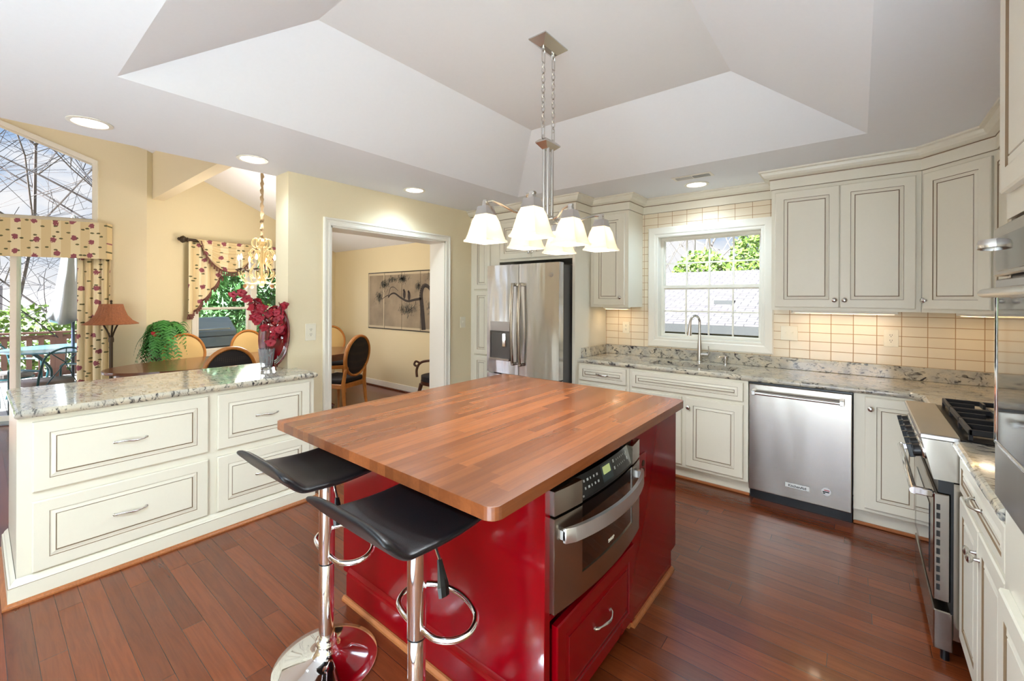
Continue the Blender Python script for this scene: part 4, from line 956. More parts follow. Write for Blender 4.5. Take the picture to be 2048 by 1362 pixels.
for s_ in (-1, 1):
    cy = py+s_*.045
    for (zt_, zb_) in ((ZT-.036, ZT-.115), (2.36, 2.282)):
        m = MB(); a, b = zt_, zb_; m.tube([(px, cy-.011, a-.004), (px, cy+.011, a-.004), (px, cy+.011, b+.004), (px, cy-.011, b+.004)], .003, 6, closed=True); m.lathe([(.008, 0), (.008, .018)], (px, cy, max(a, b)-.018 if a > 2.5 else min(a, b)), n=10); m.build('square_link', NICKEL, t)
    m = MB(); zz = ZT-.113; k = 0
    while zz > 2.365:
        R_ = .0095; pts = []
        for q in range(10):
            a = 2*pi*q/10; off = R_*cos(a); vz_ = (.0155 if sin(a) > 0 else -.0155)*1+R_*sin(a)*.6 if abs(sin(a)) > .2 else (0)
            pts.append((px+(off if k % 2 else 0), cy+(0 if k % 2 else off), zz-.014+.016*sin(a)))
        m.tube(pts, .0022, 5, closed=True); zz -= .0245; k += 1
    m.build('chain', NICKEL, t, smooth=True)
m = MB()
for dx in (-.012, .012):
    for dy in (-.018, .018): m.lathe([(.0085, 0), (.0085, .34)], (px+dx, py+dy, 1.90), n=12)
m.build('column', NICKEL, t, smooth=True)
m = MB(); m.box(px-.028, px+.028, py-.05, py+.05, 1.875, 1.90, bev=.004); frustum(m, px, py, 1.86, 1.875, .012, .02, .028, .05); m.lathe([(.002, -.075), (.008, -.07), (.009, -.05), (.004, -.045), (.004, 0)], (px, py, 1.862), n=12); m.build('hub', NICKEL, t, smooth=True)
SB = 1.745   # bottom of the shades
for ix in (-1, 1):
    for iy in (-1, 0, 1):
        sx, sy = px+ix*.135, py+iy*.32
        m = MB()
        st = Vector((px+ix*.02, py+iy*.045, 1.89)); en = Vector((sx, sy, 1.935))
        if iy == 0: pts = [st, st+Vector((ix*.02, 0, -.004)), Vector((px+ix*.06, py, 1.895)), Vector((px+ix*.09, py, 1.928)), Vector((sx-ix*.012, sy, 1.938)), en+Vector((ix*.012, 0, 0))]
        else: pts = [st, Vector((px+ix*.03, py+iy*.13, 1.89)), Vector((px+ix*.055, py+iy*.21, 1.90)), Vector((px+ix*.08, py+iy*.275, 1.925)), Vector((px+ix*.10, py+iy*.31, 1.937)), en+Vector((ix*.016, 0, 0))]
        m.tube(pts, .0068, 8); m.box(en.x-.012, en.x+.012, en.y-.010, en.y+.010, 1.926, 1.945, bev=.002); m.build('arm', NICKEL, t, smooth=True)
        m = MB(); frustum(m, sx, sy, SB+.128, SB+.168, .036, .036, .027, .027); frustum(m, sx, sy, SB+.168, SB+.182, .012, .012, .012, .012); m.build('socket_cap', NICKEL, t)
        m = MB(); ringz = [(.068, 0), (.073, .0), (.073, .008), (.0665, .014), (.060, .035), (.0455, .10), (.034, .129), (.031, .126), (.0425, .10), (.057, .035), (.0635, .012), (.068, 0)]; prev = None
        for a, z_ in ringz:
            cur = [m.b.verts.new((sx+i*a, sy+j*a, SB+z_)) for i, j in ((-1, -1), (1, -1), (1, 1), (-1, 1))]
            if prev:
                for k in range(4): m._f([prev[k], prev[(k+1) % 4], cur[(k+1) % 4], cur[k]])
            prev = cur
        sh = m.build('glass_shade', SHADEG, t)
        m = MB(); m.ball((sx, sy, SB+.062), .024, 10); m.lathe([(.012, .084), (.012, .128)], (sx, sy, SB), n=10); m.build('bulb', BULB, t, smooth=True)
        lamp('pendant_bulb', 'POINT', (sx, sy, SB+.062), .12, (1, .95, .86), shadow_soft_size=.024); lamp('pendant_downlight', 'SPOT', (sx, sy, SB+.012), 4.2, (.82, .92, 1), target=(sx, sy, 0), spot_size=radians(165), spot_blend=.5, shadow_soft_size=.04)
# ---------------------------------------------------------------- vase with red orchids, oval plate
vx, vy, vz0 = -3.492, 1.385, .9305
t = thing('glass_vase', 'tall ribbed clear glass vase holding the red flowers on the granite counter', 'vase', (vx, vy, vz0))
m = MB(); prof = [(.030, 0), (.036, .002), (.037, .02), (.044, .09), (.052, .165), (.049, .165), (.041, .09), (.034, .025), (.0001, .02)]
m.lathe([(r, h) for r, h in prof], (vx, vy, vz0), n=24, flute=.10); m.build('vase', VASEG, t)
t = thing('flower_spray', 'spray of crimson artificial orchids standing in the glass vase', 'flowers', (vx, vy, vz0+.03))
PETAL = pmat('crimson_petal', rgb(150, 6, 34), .5, var=.3, bscale=18); STEMM = pmat('brown_stem', rgb(92, 52, 44), .6)
def fpt(u_, v_, dd=0):   # point near the vase plane seen at photo position, dd = extra depth
    pass
rt = Rv; base = Vector((vx, vy, vz0+.03)); rng = random.Random(3)
stems = [[(0, 0, 0), (-.01, 0, .18), (-.03, .02, .36), (-.12, .03, .50), (-.25, .02, .56), (-.30, .01, .555)],
         [(0, 0, 0), (.01, .01, .2), (.03, .0, .36), (0, -.02, .46), (-.09, -.02, .50), (-.17, -.03, .48)],
         [(0, 0, 0), (.03, .0, .18), (.09, .01, .32), (.14, 0, .42), (.13, -.02, .50)],
         [(0, 0, 0), (-.02, .02, .2), (-.05, .03, .32), (-.09, .02, .40), (-.13, .0, .43)],
         [(0, 0, 0), (.03, -.02, .16), (.08, -.01, .24), (.13, -.02, .30), (.16, -.01, .33)]]
m = MB(); sp_ = []
for st_ in stems:
    P = cat([base+rt*a*.78+Fv*b+Z*c*.97 for a, b, c in st_]); m.tube(P, .0032, 6); sp_.append(P)
m.build('stems', STEMM, t, smooth=True)
def bloom(m, c, s_, nrm):
    q = Z.rotation_difference(nrm)
    for k in range(5):
        a = 2*pi*k/5+rng.random()*.4; L = s_*(1 if k % 2 else .85); wd = s_*.52
        dirv = Vector((cos(a), sin(a), 0)); sd_ = Vector((-sin(a), cos(a), 0)); g = []
        for i in range(5):
            u = i/4; ww = wd*sin(pi*min(1, .12+u*.84))**.8
            for j in (-1, 0, 1): g.append(m.b.verts.new(c+q@(dirv*(L*u)+sd_*(ww*j*.9)+Z*(s_*.35*u*u-.10*s_*abs(j)+.1*s_*sin(u*6)))))
        for i in range(4):
            for j in range(2): m._f([g[i*3+j], g[i*3+j+1], g[i*3+j+4], g[i*3+j+3]])
    m.ball(c+q@Vector((0, 0, s_*.12)), s_*.12, 6)
cnt = 0
for P, lo in zip(sp_, (.50, .50, .45, .5, .42)):
    n_ = 9
    for k in range(n_):
        u = lo+(1-lo)*k/(n_-1); p_ = P[min(len(P)-1, int(u*(len(P)-1)))]
        off = rt*rng.uniform(-.035, .035)+Z*rng.uniform(-.045, .015)+Fv*rng.uniform(-.03, .03)
        nn_ = (-Fv*.8+rt*rng.uniform(-.7, .7)+Z*rng.uniform(-.4, .6)).normalized(); m = MB(); bloom(m, p_+off, rng.uniform(.030, .040), nn_); m.build('blossom', PETAL, t, smooth='all')
t = thing('oval_plate', 'dark red oval art-glass plate with silver facets, upright on an easel by the wall end', 'plate', (-3.48, 1.44, .9305))
PA = .125
PLR = pmat('dark_red_glass', rgb(112, 10, 20), .12, coat=.5, var=.3, bscale=22); SILV = pmat('silver_facet', (.85, .84, .82, 1), .12, metal=1); PLT = pmat('red_petal_relief', rgb(206, 78, 70), .25)
pc = Vector((-3.50, 1.445, 1.185)); pn_ = Vector((.55, -.83, .10)).normalized(); pu = Z.cross(pn_).normalized(); pv = pn_.cross(pu)
def pp(a, b, n_=0): return pc+pu*a+pv*b+pn_*n_
m = MB(); N_ = 40; prev = None
for rr, hh in ((1, 0), (1.0, .012), (.95, .016), (.86, .006), (.5, 0.0), (.001, -.002)):
    cur = [m.b.verts.new(pp(PA*rr*cos(2*pi*k/N_), .235*rr*sin(2*pi*k/N_), hh)) for k in range(N_)]
    if prev:
        for k in range(N_): m._f([prev[k], prev[(k+1) % N_], cur[(k+1) % N_], cur[k]])
    else: m._f(cur[::-1])
    prev = cur
pl_ = m.build('dish', PLR, t, smooth=True)
m = MB()
for (a0, b0, R_) in ((.0, .165, .062), (.02, .07, .05)):
    for k in range(12):
        a = 2*pi*k/12; d0, d1 = a-.2, a+.2; m.poly([pp(a0+.018*cos(a), b0+.018*sin(a), .02), pp(a0+R_*cos(d0), b0+R_*.72*sin(d0), .024), pp(a0+R_*1.08*cos(a), b0+R_*.8*sin(a), .02), pp(a0+R_*cos(d1), b0+R_*.72*sin(d1), .024)])
m.build('flower_relief', PLT, pl_)
m = MB(); rg = random.Random(5)
for k in range(46):
    a = rg.uniform(-1, 1)*.075; b = rg.uniform(-.2, .10); 
    if (a/.09)**2+(b/.21)**2 > 1: continue
    s_ = rg.uniform(.006, .013); th = rg.random()*3; m.poly([pp(a+s_*cos(th+q)*.8, b+s_*sin(th+q)*1.3, .012+.004*cos(q+k)) for q in (0, 1.57, 3.14, 4.71)])
for k in range(3):
    r0 = .80+.06*k; q = [(-1.35+.95*i/8) for i in range(9)]
    for i in range(8): m.poly([pp(PA*r0*cos(q[i]), .235*r0*sin(q[i]), .018), pp(PA*r0*cos(q[i+1]), .235*r0*sin(q[i+1]), .018), pp(PA*(r0+.045)*cos(q[i+1]), .235*(r0+.045)*sin(q[i+1]), .02), pp(PA*(r0+.045)*cos(q[i]), .235*(r0+.045)*sin(q[i]), .02)])
m.build('silver_facets', SILV, pl_)
m = MB(); b0 = Vector((-3.47, 1.43, .9308))
for s_ in (-1, 1):
    m.tube(cat([b0+pu*s_*.055+pn_*.06, b0+pu*s_*.045+pn_*.05+Z*.02, b0+pu*s_*.03+pn_*.03+Z*.025, b0+pu*s_*.02-pn_*.01+Z*.04, b0+pu*s_*.01-pn_*.035+Z*.2]), .006, 8)
    m.tube([b0+pu*s_*.04+pn_*.04+Z*.02, b0+pu*s_*.04+pn_*.045+Z*.05], .005, 8)
m.build('easel', TABLEW, t, smooth=True)
# ---------------------------------------------------------------- dining furniture
t = thing('dining_table', 'long oval dark walnut dining table behind the cream drawer cabinets', 'table', (-5.72, 2.15, 0))
m = MB(); tcx, tcy, ta, tb = -5.72, 2.17, .56, 1.40
def supel(cx, cy, a, b, z, n=64, e=2.3): return [(cx+a*math.copysign(abs(cos(2*pi*k/n))**(2/e), cos(2*pi*k/n)), cy+b*math.copysign(abs(sin(2*pi*k/n))**(2/e), sin(2*pi*k/n)), z) for k in range(n)]
m.prism(supel(tcx, tcy, ta, tb, .725), (0, 0, .028), bev=.008, seg=2); m.build('tabletop', TABLEW, t)
m = MB(); m.prism(supel(tcx, tcy, ta-.07, tb-.09, .66), (0, 0, .065)); m.build('apron', TABLEW, t)
for yy in (-.62, .62):
    m = MB(); m.lathe([(.06, .05), (.10, .07), (.05, .12), (.045, .3), (.07, .38), (.05, .5), (.09, .66)], (tcx, tcy+yy, 0), n=20)
    for k in range(4): a = pi/4+k*pi/2; m.tube([(tcx, tcy+yy, .13), (tcx+.2*cos(a), tcy+yy+.2*sin(a), .09), (tcx+.33*cos(a), tcy+yy+.33*sin(a), .028)], [.035, .03, .026], 8)
    m.build('pedestal', TABLEW, t, smooth=True)
t = thing('flower_arrangement', 'small arrangement of white flowers on the walnut dining table', 'flowers', (-5.6, 2.5, .7535))
m = MB(); rg = random.Random(2)
for k in range(26):
    d = Vector((rg.gauss(0, .045), rg.gauss(0, .045), abs(rg.gauss(.06, .03)))); m.ball(Vector((-5.55, 2.42, .7535))+d, .013, 5)
m.build('white_blossoms', pmat('white_petal', rgb(235, 232, 215), .7), t); m = MB(); m.lathe([(.03, 0), (.05, .03), (.04, .05)], (-5.55, 2.42, .7535), n=12); m.build('bowl', GOLD, t)
def make_chair():
    t = thing('dining_chair', 'x', 'chair', (0, 0, 0), group='oval back dining chairs')
    # front towards +y ; back leans to -y
    def bk(u, v, n_=0): return Vector((u, -.215-.16*(v-.46)-n_, v))
    cz, ra, rb = .765, .215, .245
    m = MB(); ring = [bk(ra*cos(2*pi*k/40), cz+rb*sin(2*pi*k/40)) for k in range(40)]; m.tube(ring, .028, 8, closed=True, flat=(1.0, .62)); m.build('back_frame', CHAIRW, t, smooth=True, world=False)
    for mat_, off, nm in ((BEIGEF, -.008, 'front_pad'), (DOTS, .008, 'back_pad')):
        m = MB(); prev = None
        for rr, hh in ((.93, 0), (.85, .010), (.5, .014), (.001, .015)):
            cur = [m.b.verts.new(bk(ra*rr*cos(2*pi*k/32), cz+rb*rr*sin(2*pi*k/32), off+(hh if off > 0 else -hh))) for k in range(32)]
            if prev:
                for k in range(32): m._f([prev[k], prev[(k+1) % 32], cur[(k+1) % 32], cur[k]])
            else: m._f(cur)
            prev = cur
        m.build(nm, mat_, t, smooth='all', world=False)
    for s_ in (-1, 1):
        m = MB(); m.tube([(s_*.205, -.27, 0), (s_*.20, -.235, .2), (s_*.195, -.215, .43), (s_*.185, -.235, .58), (s_*.165, -.25, .64)], [.017, .02, .024, .02, .018], 8); m.build('leg', CHAIRW, t, smooth=True, world=False)
        m = MB(); m.lathe([(.012, 0), (.014, .03), (.011, .035), (.024, .34), (.028, .36), (.026, .42)], (s_*.215, .205, 0), n=14); m.build('leg', CHAIRW, t, smooth=True, world=False)
    m = MB(); m.prism([(-.235, .23, .375), (.235, .23, .375), (.21, -.22, .375), (-.21, -.22, .375)], (0, 0, .055), bev=.004)
    for k in range(16): xx = -.175+k*.0225; m.box(xx, xx+.011, -.226, -.219, .382, .424)
    m.build('apron', CHAIRW, t, world=False)
    m = MB(); m.prism([(-.225, .235, .43), (.225, .235, .43), (.20, -.2, .43), (-.20, -.2, .43)], (0, 0, .065), bev=.028, seg=3); m.build('seat', DOTS, t, smooth='all', world=False)
    return t
chairs = [(-4.86, 1.50, pi/2, 'oval-back dining chair with black dotted back, nearest the granite counter'),
          (-6.36, 1.66, -pi/2, 'oval-back chair showing its beige front beside the fern, across the table'),
          (-6.45, 2.42, -pi/2, 'oval-back chair showing its beige front behind the red flowers, across the table'),
          (-5.12, 2.90, pi/2+.35, 'oval-back chair with black dotted back seen through the cased opening'),
          (-6.55, 3.55, -pi/2-.5, 'oval-back chair half hidden at the opening edge, farthest behind the table end')]
ch0 = None
for x, y, a, lab in chairs:
    if ch0 is None: ch0 = c = make_chair()
    else: c = copy_tree(ch0)
    c.location = (x, y, 0); c.rotation_euler = (0, 0, a); c['label'] = lab
t = thing('armchair', 'dark carved armchair with curled arm, partly hidden at the right of the opening', 'chair', (-4.25, 3.72, 0))
DW = pmat('dark_chair_wood', rgb(82, 48, 34), .3)
m = MB(); ac = Vector((-4.12, 3.78, 0)); 
m.tube(cat([ac+Vector((-.30, -.22, .47)), ac+Vector((-.33, -.2, .56)), ac+Vector((-.30, -.17, .64)), ac+Vector((-.22, -.1, .67)), ac+Vector((-.0, .1, .68))]), .016, 8); m.tube(cat([ac+Vector((-.30, -.17, .64)), ac+Vector((-.36, -.19, .66)), ac+Vector((-.38, -.2, .62)), ac+Vector((-.35, -.19, .60))]), .014, 8); m.build('arm', DW, t, smooth=True)
m = MB(); m.prism(supel(ac.x-.06, ac.y, .27, .25, .43), (0, 0, .06), bev=.02, seg=2); m.build('seat', DOTS, t, smooth='all')
m = MB(); m.prism(supel(ac.x-.06, ac.y, .275, .255, .385), (0, 0, .044)); m.build('apron', DW, t)
for a, b in ((-1, -1), (1, -1), (1, 1), (-1, 1)): m = MB(); m.tube([ac+Vector((-.06+a*.2, b*.18, .385)), ac+Vector((-.06+a*.23, b*.2, .25)), ac+Vector((-.06+a*.21, b*.19, .0))], [.026, .022, .014], 8); m.build('leg', DW, t, smooth=True)
# painting
t = thing('wall_screen', 'four-panel painted screen of a pine branch with two birds on the dining wall', 'painting', (-5.5, 4.22, 1.43))
qx0, qx1, qz0, qz1 = -6.56, -4.45, .97, 1.905; PG = pmat('aged_gold_paper', rgb(150, 134, 112), .8, var=.22, bscale=3, bump=0); INK = pmat('dark_ink', rgb(58, 50, 46), .8); INKG = pmat('grey_green_ink', rgb(74, 76, 70), .85, var=.3, bscale=9)
BUFF = pmat('buff_border', rgb(196, 180, 150), .8); BLK = pmat('black_lacquer', rgb(30, 26, 25), .3)
m = MB(); m.box(qx0, qx1, 4.232, 4.2495, qz0, qz1); m.build('frame', BLK, t)
pw = (qx1-qx0)/4.6
for k in range(5):
    a = qx0+.012+k*pw; b = min(a+pw-.008, qx1-.01)
    m = MB(); m.rings((a, 4.2315, qz0+.014), X, Z, -Y, b-a, qz1-qz0-.028, [(0, 0, 1), (0, .002, 1), (.022 if k in (0,) else .004, .0022, 0 if k == 0 else 1), (.022 if k in (0,) else .004, .0024, 1)]); m.box(a+.001, b-.001, 4.2288, 4.2292, qz1-.05, qz1-.016); m.box(a+.001, b-.001, 4.2288, 4.2292, qz0+.016, qz0+.05); m.build('panel', [BUFF, PG], t)
def stroke(m, pts, w0, w1, y_=4.2270):
    P = cat([(a, y_, b) for a, b in pts], 5); L_ = len(P)
    for i in range(L_-1):
        d = (P[i+1]-P[i]); d.normalize(); s_ = Vector((-d.z, 0, d.x)); wa = w0+(w1-w0)*i/L_; wb = w0+(w1-w0)*(i+1)/L_
        f_ = m.poly([P[i]-s_*wa, P[i+1]-s_*wb, P[i+1]+s_*wb, P[i]+s_*wa])
def q2(u, v): return (qx0+(u-351)/(757-351)*(qx1-.36-qx0), qz1-(v-485)/(832-485)*(qz1-qz0))   # layout of the painted branch
m = MB()
stroke(m, [q2(690, 820), q2(682, 700), q2(676, 620), q2(690, 575), q2(715, 580), q2(740, 620), q2(757, 600)], .05, .014)
stroke(m, [q2(676, 645), q2(640, 652), q2(600, 660), q2(560, 640), q2(525, 615), q2(500, 620), q2(484, 640)], .020, .010)
stroke(m, [q2(484, 640), q2(492, 600), q2(500, 580), q2(520, 578), q2(545, 600)], .007, .003); stroke(m, [q2(484, 625), q2(465, 635), q2(445, 650)], .007, .003)
stroke(m, [q2(648, 660), q2(638, 690), q2(600, 720)], .006, .003); stroke(m, [q2(735, 600), q2(742, 570), q2(757, 560)], .012, .006)
for (u, v) in ((582, 622), (609, 630)):
    c_ = q2(u, v); m.poly([(c_[0]+.034*cos(a)*(1 if True else 0), 4.2265, c_[1]+.07*sin(a)) for a in [2*pi*k/14 for k in range(14)]]); c_ = q2(u-3, v-24); m.poly([(c_[0]+.022*cos(a), 4.2265, c_[1]+.024*sin(a)) for a in [2*pi*k/10 for k in range(10)]])
m.build('painted_branch', INK, t)
m = MB(); rg = random.Random(9)
for (u, v, su, sv, n_) in ((570, 530, 26, 22, 160), (460, 560, 26, 24, 150), (425, 640, 20, 28, 110), (600, 710, 45, 30, 220), (735, 690, 26, 30, 150), (660, 575, 14, 24, 70), (735, 520, 26, 20, 130), (510, 530, 25, 14, 70)):
    for k in range(n_):
        c_ = q2(u+rg.gauss(0, su*.55), v+rg.gauss(0, sv*.55)); a = rg.uniform(.2, 1.9); L_ = .028; dx, dz_ = L_*cos(a), L_*sin(a)
        m.poly([(c_[0]-dx, 4.2275, c_[1]-dz_), (c_[0]+.004, 4.2275, c_[1]), (c_[0]+dx, 4.2275, c_[1]+dz_), (c_[0]-.004, 4.2275, c_[1])])
m.build('painted_needles', INKG, t)
# chandelier
t = thing('chandelier', 'cream and gold scrolled candle chandelier hanging over the dining table', 'chandelier', (-5.75, 2.22, 1.62))
hx, hy = -5.75, 2.22
m = MB(); m.lathe([(.004, 1.60), (.03, 1.62), (.02, 1.66), (.045, 1.68), (.03, 1.72), (.016, 1.76), (.014, 2.1), (.03, 2.14), (.05, 2.17), (.02, 2.2), (.008, 2.22)], (hx, hy, 0), n=18); m.build('center_column', GOLD, t, smooth=True)
for k in range(8):
    a = 2*pi*k/8+.2; d = Vector((cos(a), sin(a), 0)); c = Vector((hx, hy, 0))
    S = lambda pts: cat([c+d*r_+Z*z_ for r_, z_ in pts])
    m = MB(); m.tube(S([(.03, 1.70), (.10, 1.655), (.18, 1.67), (.235, 1.74), (.25, 1.80)]), .007, 7); m.tube(S([(.02, 1.9), (.05, 2.02), (.10, 2.07), (.14, 2.03), (.12, 1.98), (.095, 2.0)]), .006, 7)
    m.tube(S([(.03, 1.74), (.09, 1.72), (.13, 1.78), (.10, 1.86), (.06, 1.92), (.09, 1.97), (.12, 1.93), (.10, 1.90)]), .006, 7); m.tube(S([(.02, 2.13), (.07, 2.09), (.11, 2.13), (.10, 2.19), (.06, 2.2), (.055, 2.16)]), .006, 7)
    m.tube(S([(.235, 1.74), (.20, 1.78), (.17, 1.75), (.19, 1.72)]), .005, 7); m.build('scroll_arm', GOLD, t, smooth=True)
    m = MB(); m.lathe([(.006, 1.795), (.03, 1.81), (.036, 1.822), (.012, 1.825), (.011, 1.83)], c+d*.25, n=16); m.build('drip_pan', BRONZE, t, smooth=True)
    m = MB(); m.lathe([(.0115, 1.831), (.0115, 1.93)], c+d*.25, n=12); cn = m.build('candle', IVORY, t, smooth=True)
    m = MB(); m.lathe([(.006, 1.93), (.0135, 1.95), (.011, 1.975), (.001, 2.0)], c+d*.25, n=12); m.build('flame_bulb', CANDLE, cn, smooth=True)
    if k % 2 == 0: m = MB(); m.ball(c+d*.20+Z*1.615, .026, 8); m.tube([c+d*.2+Z*1.64, c+d*.19+Z*1.70], .0015, 4); m.build('glass_drop', pmat('amber_glass%d' % k, rgb(214, 160, 110), .15, coat=.4), t, smooth=True)
lamp('chandelier_light', 'POINT', (hx, hy, 1.50), 17, (1, .94, .86), shadow_soft_size=.28); lamp('chandelier_light', 'POINT', (hx, hy, 2.42), 9, (1, .94, .86), shadow_soft_size=.15)
m = MB(); zs = [2.215+i*.028 for i in range(int((vz(hy)-2.22)/.028)+1)]; m.tube([(hx+.004*sin(i*1.7), hy+.004*cos(i*2.3), z_) for i, z_ in enumerate(zs)], [.017+.006*sin(i*1.9) for i in range(len(zs))], 10); m.build('chain_sleeve', pmat('taupe_silk', rgb(150, 128, 98), .8), t, smooth=True)
# floor lamp
lx, ly = -6.95, 1.02
t = thing('floor_lamp', 'bronze floor lamp with flared pleated brown shade beside the patio curtain', 'lamp', (lx, ly, 0))
m = MB(); m.lathe([(.14, 0), (.14, .015), (.05, .03), (.02, .06), (.014, .08)], (lx, ly, 0), n=24); m.build('base', BRONZE, t, smooth=True)
m = MB()
for k in range(3):
    a = 2*pi*k/3; m.tube(cat([(lx+.008*cos(a), ly+.008*sin(a), .06), (lx+.010*cos(a), ly+.010*sin(a), .9), (lx+.014*cos(a), ly+.014*sin(a), 1.0), (lx+.04*cos(a), ly+.04*sin(a), 1.08), (lx+.075*cos(a), ly+.075*sin(a), 1.15)]), .009, 8)
m.lathe([(.024, .94), (.026, .97), (.022, 1.0)], (lx, ly, 0), n=14); m.build('pole', BRONZE, t, smooth=True)
m = MB(); pr = [(.245, 1.155), (.25, 1.16), (.19, 1.20), (.145, 1.26), (.12, 1.33), (.105, 1.392), (.10, 1.395), (.12, 1.32), (.145, 1.25), (.19, 1.19), (.245, 1.155)]; m.lathe(pr, (lx, ly, 0), n=72, flute=.022); m.build('lamp_shade', pmat('pleated_brown_shade', rgb(150, 92, 58), .7, var=.2), t)
m = MB(); m.lathe([(.006, 1.39), (.012, 1.405), (.008, 1.42), (.014, 1.43), (.002, 1.445)], (lx, ly, 0), n=12); m.build('finial', BRONZE, t, smooth=True)
# fern on pedestal
fx, fy = -6.86, 1.52
t = thing('plant_stand', 'dark wooden pedestal under the green fern', 'stand', (fx, fy, 0)); m = MB(); m.lathe([(.16, 0), (.16, .02), (.04, .06), (.03, .5), (.05, .6), (.15, .63), (.15, .65)], (fx, fy, 0), n=24); m.build('pedestal', TABLEW, t, smooth=True)
t = thing('potted_fern', 'bushy green artificial fern with red bow, by the swagged window', 'plant', (fx, fy, .6505))
m = MB(); m.lathe([(.09, .6505), (.13, .78), (.135, .80), (.12, .8), (.01, .78)], (fx, fy, 0), n=20); m.build('pot', BRONZE, t, smooth=True)
FERN = pmat('fern_green', rgb(66, 136, 54), .55, var=.35, bscale=9); rg = random.Random(11); m = MB()
for f_ in range(95):
    a = rg.uniform(0, 2*pi); L_ = rg.uniform(.20, .33); up_ = rg.uniform(.10, .34); dr_ = rg.uniform(.12, .46); d = Vector((cos(a), sin(a), 0)); s_ = Vector((-sin(a), cos(a), 0)); P = []
    n_ = 20
    for i in range(n_+1):
        u = i/n_; P.append(Vector((fx, fy, .86))+d*(L_*(1-(1-u)**1.5)*.95)+Z*(up_*sin(pi*min(1, u*.9))*1.15-dr_*u*u))
    for i in range(1, n_):
        ll = .058*sin(pi*(.12+.85*i/n_))**.7; dv = (P[i+1]-P[i]).normalized()
        for g_ in (-1, 1):
            tip = P[i]+s_*g_*ll+dv*.018-Z*.012; m.poly([P[i]-dv*.008, P[i]+dv*.012, tip+dv*.006, tip-dv*.006])
m.build('fronds', FERN, t)
m = MB(); rg = random.Random(4)
for k in range(9):
    a = rg.uniform(0, 6.3); m.ball(Vector((fx+.12, fy-.12, 1.02))+Vector((.03*cos(a), .03*sin(a), .02*sin(k))), .022, 6)
m.tube(cat([(fx+.12, fy-.12, 1.02), (fx+.16, fy-.08, .95), (fx+.19, fy-.04, .86)]), [.02, .022, .01], 6); m.build('red_bow', pmat('red_bow', rgb(176, 24, 38), .6), t)
# ---------------------------------------------------------------- curtains
t = thing('window_valance', 'floral box valance with pink blossoms across the patio door', 'valance', AP(-1.7, 1.94)); t['category'] = 'valance'
m = MB(); O_ = Vector(AP(-3.5, 1.94, .025)); m.obox(Vector(AP(-3.5, 1.94, .16)), dA, Z, nA, 3.5-.335, .437, .014); m.obox(Vector(AP(-.349, 1.94, .025)), nA, Z, dA, .149, .437, .014); m.obox(Vector(AP(-3.5, 2.36, .025)), dA, nA, Z, 3.15, .13, .012); m.build('box_panel', FLORAL, t)
def drape(name, label, P, s0, s1, z0, z1, folds, amp, n_=.07, cat_='curtain', zf=None, mat_=FLORAL):
    t = thing(name, label, cat_, P((s0+s1)/2, z0)); m = MB(); nu, nv = folds*10, 14; g = []
    for i in range(nu+1):
        u = i/nu; col_ = []
        for j in range(nv+1):
            v = j/nv; zl = zf(u) if zf else z0; z_ = zl+(z1-zl)*v
            ph = folds*2*pi*u; s_ = s0+(s1-s0)*(u+.014*sin(ph*2+v)); wv = amp*(1-.35*v)*(sin(ph)*.8+.3*sin(2*ph+1.3+v*.8)+.2*sin(.5*ph+v*2)); s2 = s_+(u-.5)*.0*v
            col_.append(m.b.verts.new(Vector(P(s2, z_, n_+wv))))
        g.append(col_)
    for i in range(nu):
        for j in range(nv): m._f([g[i][j], g[i+1][j], g[i+1][j+1], g[i][j+1]])
    o = m.build('fabric', mat_, t, smooth='all'); sd_ = o.modifiers.new('t', 'SOLIDIFY'); sd_.thickness = .003; return t
drape('curtain', 'long floral curtain panel hanging at the right of the patio door', AP, -.64, -.335, .03, 1.95, 4, .030, .085)
# swag window rod, swags and tail
t = thing('curtain_rod', 'bronze curtain rod with carved finial over the dining window', 'curtain rod', WP(1.4, 2.27))
m = MB(); m.tube([WP(.42, 2.262, .10), WP(2.45, 2.262, .10)], .022, 14); m.build('rod', BRONZE, t, smooth=True)
m = MB(); dd_ = -dW; m.lathe([(.022, 0), (.03, .005), (.024, .015), (.04, .04), (.046, .06), (.034, .085), (.018, .10), (.022, .11), (.004, .125)], WP(.42, 2.262, .10), dd_, n=12, flute=.08); m.build('finial', BRONZE, t, smooth=True)
for s_ in (.47, 2.4): m = MB(); m.tube([WP(s_, 2.262, .001), WP(s_, 2.262, .09)], .012, 8); m.build('bracket', BRONZE, t)
def zt_(u): return 1.225+.0*u+(.62*max(0, u-.12)**1.05 if u > .12 else 0)
drape('curtain_tail', 'short floral curtain tail with fringe, stepping down the left of the dining window', WP, .42, .86, 1.22, 2.245, 4, .032, .10, zf=zt_)
t = thing('fringe_trim', 'mauve tassel fringe edging the short floral curtain tail', 'fringe', WP(.64, 1.25)) if False else None
tail = [o for o in COL.objects if o.name.startswith('curtain_tail')][0]
m = MB(); ph = []
for i in range(41):
    u = i/40; s_ = .42+.44*u; wv = .032*(sin(4*2*pi*u)*.8+.3*sin(8*2*pi*u+1.3)); ph.append(Vector(WP(s_, zt_(u)+.012, .105+wv)))
m.tube(ph, .014, 6); 
for i in range(0, 41, 2): m.lathe([(.002, 0), (.011, -.012), (.013, -.05), (.004, -.052)][::-1], ph[i]-Z*.008, n=6)
m.build('fringe', TRIMF, tail)
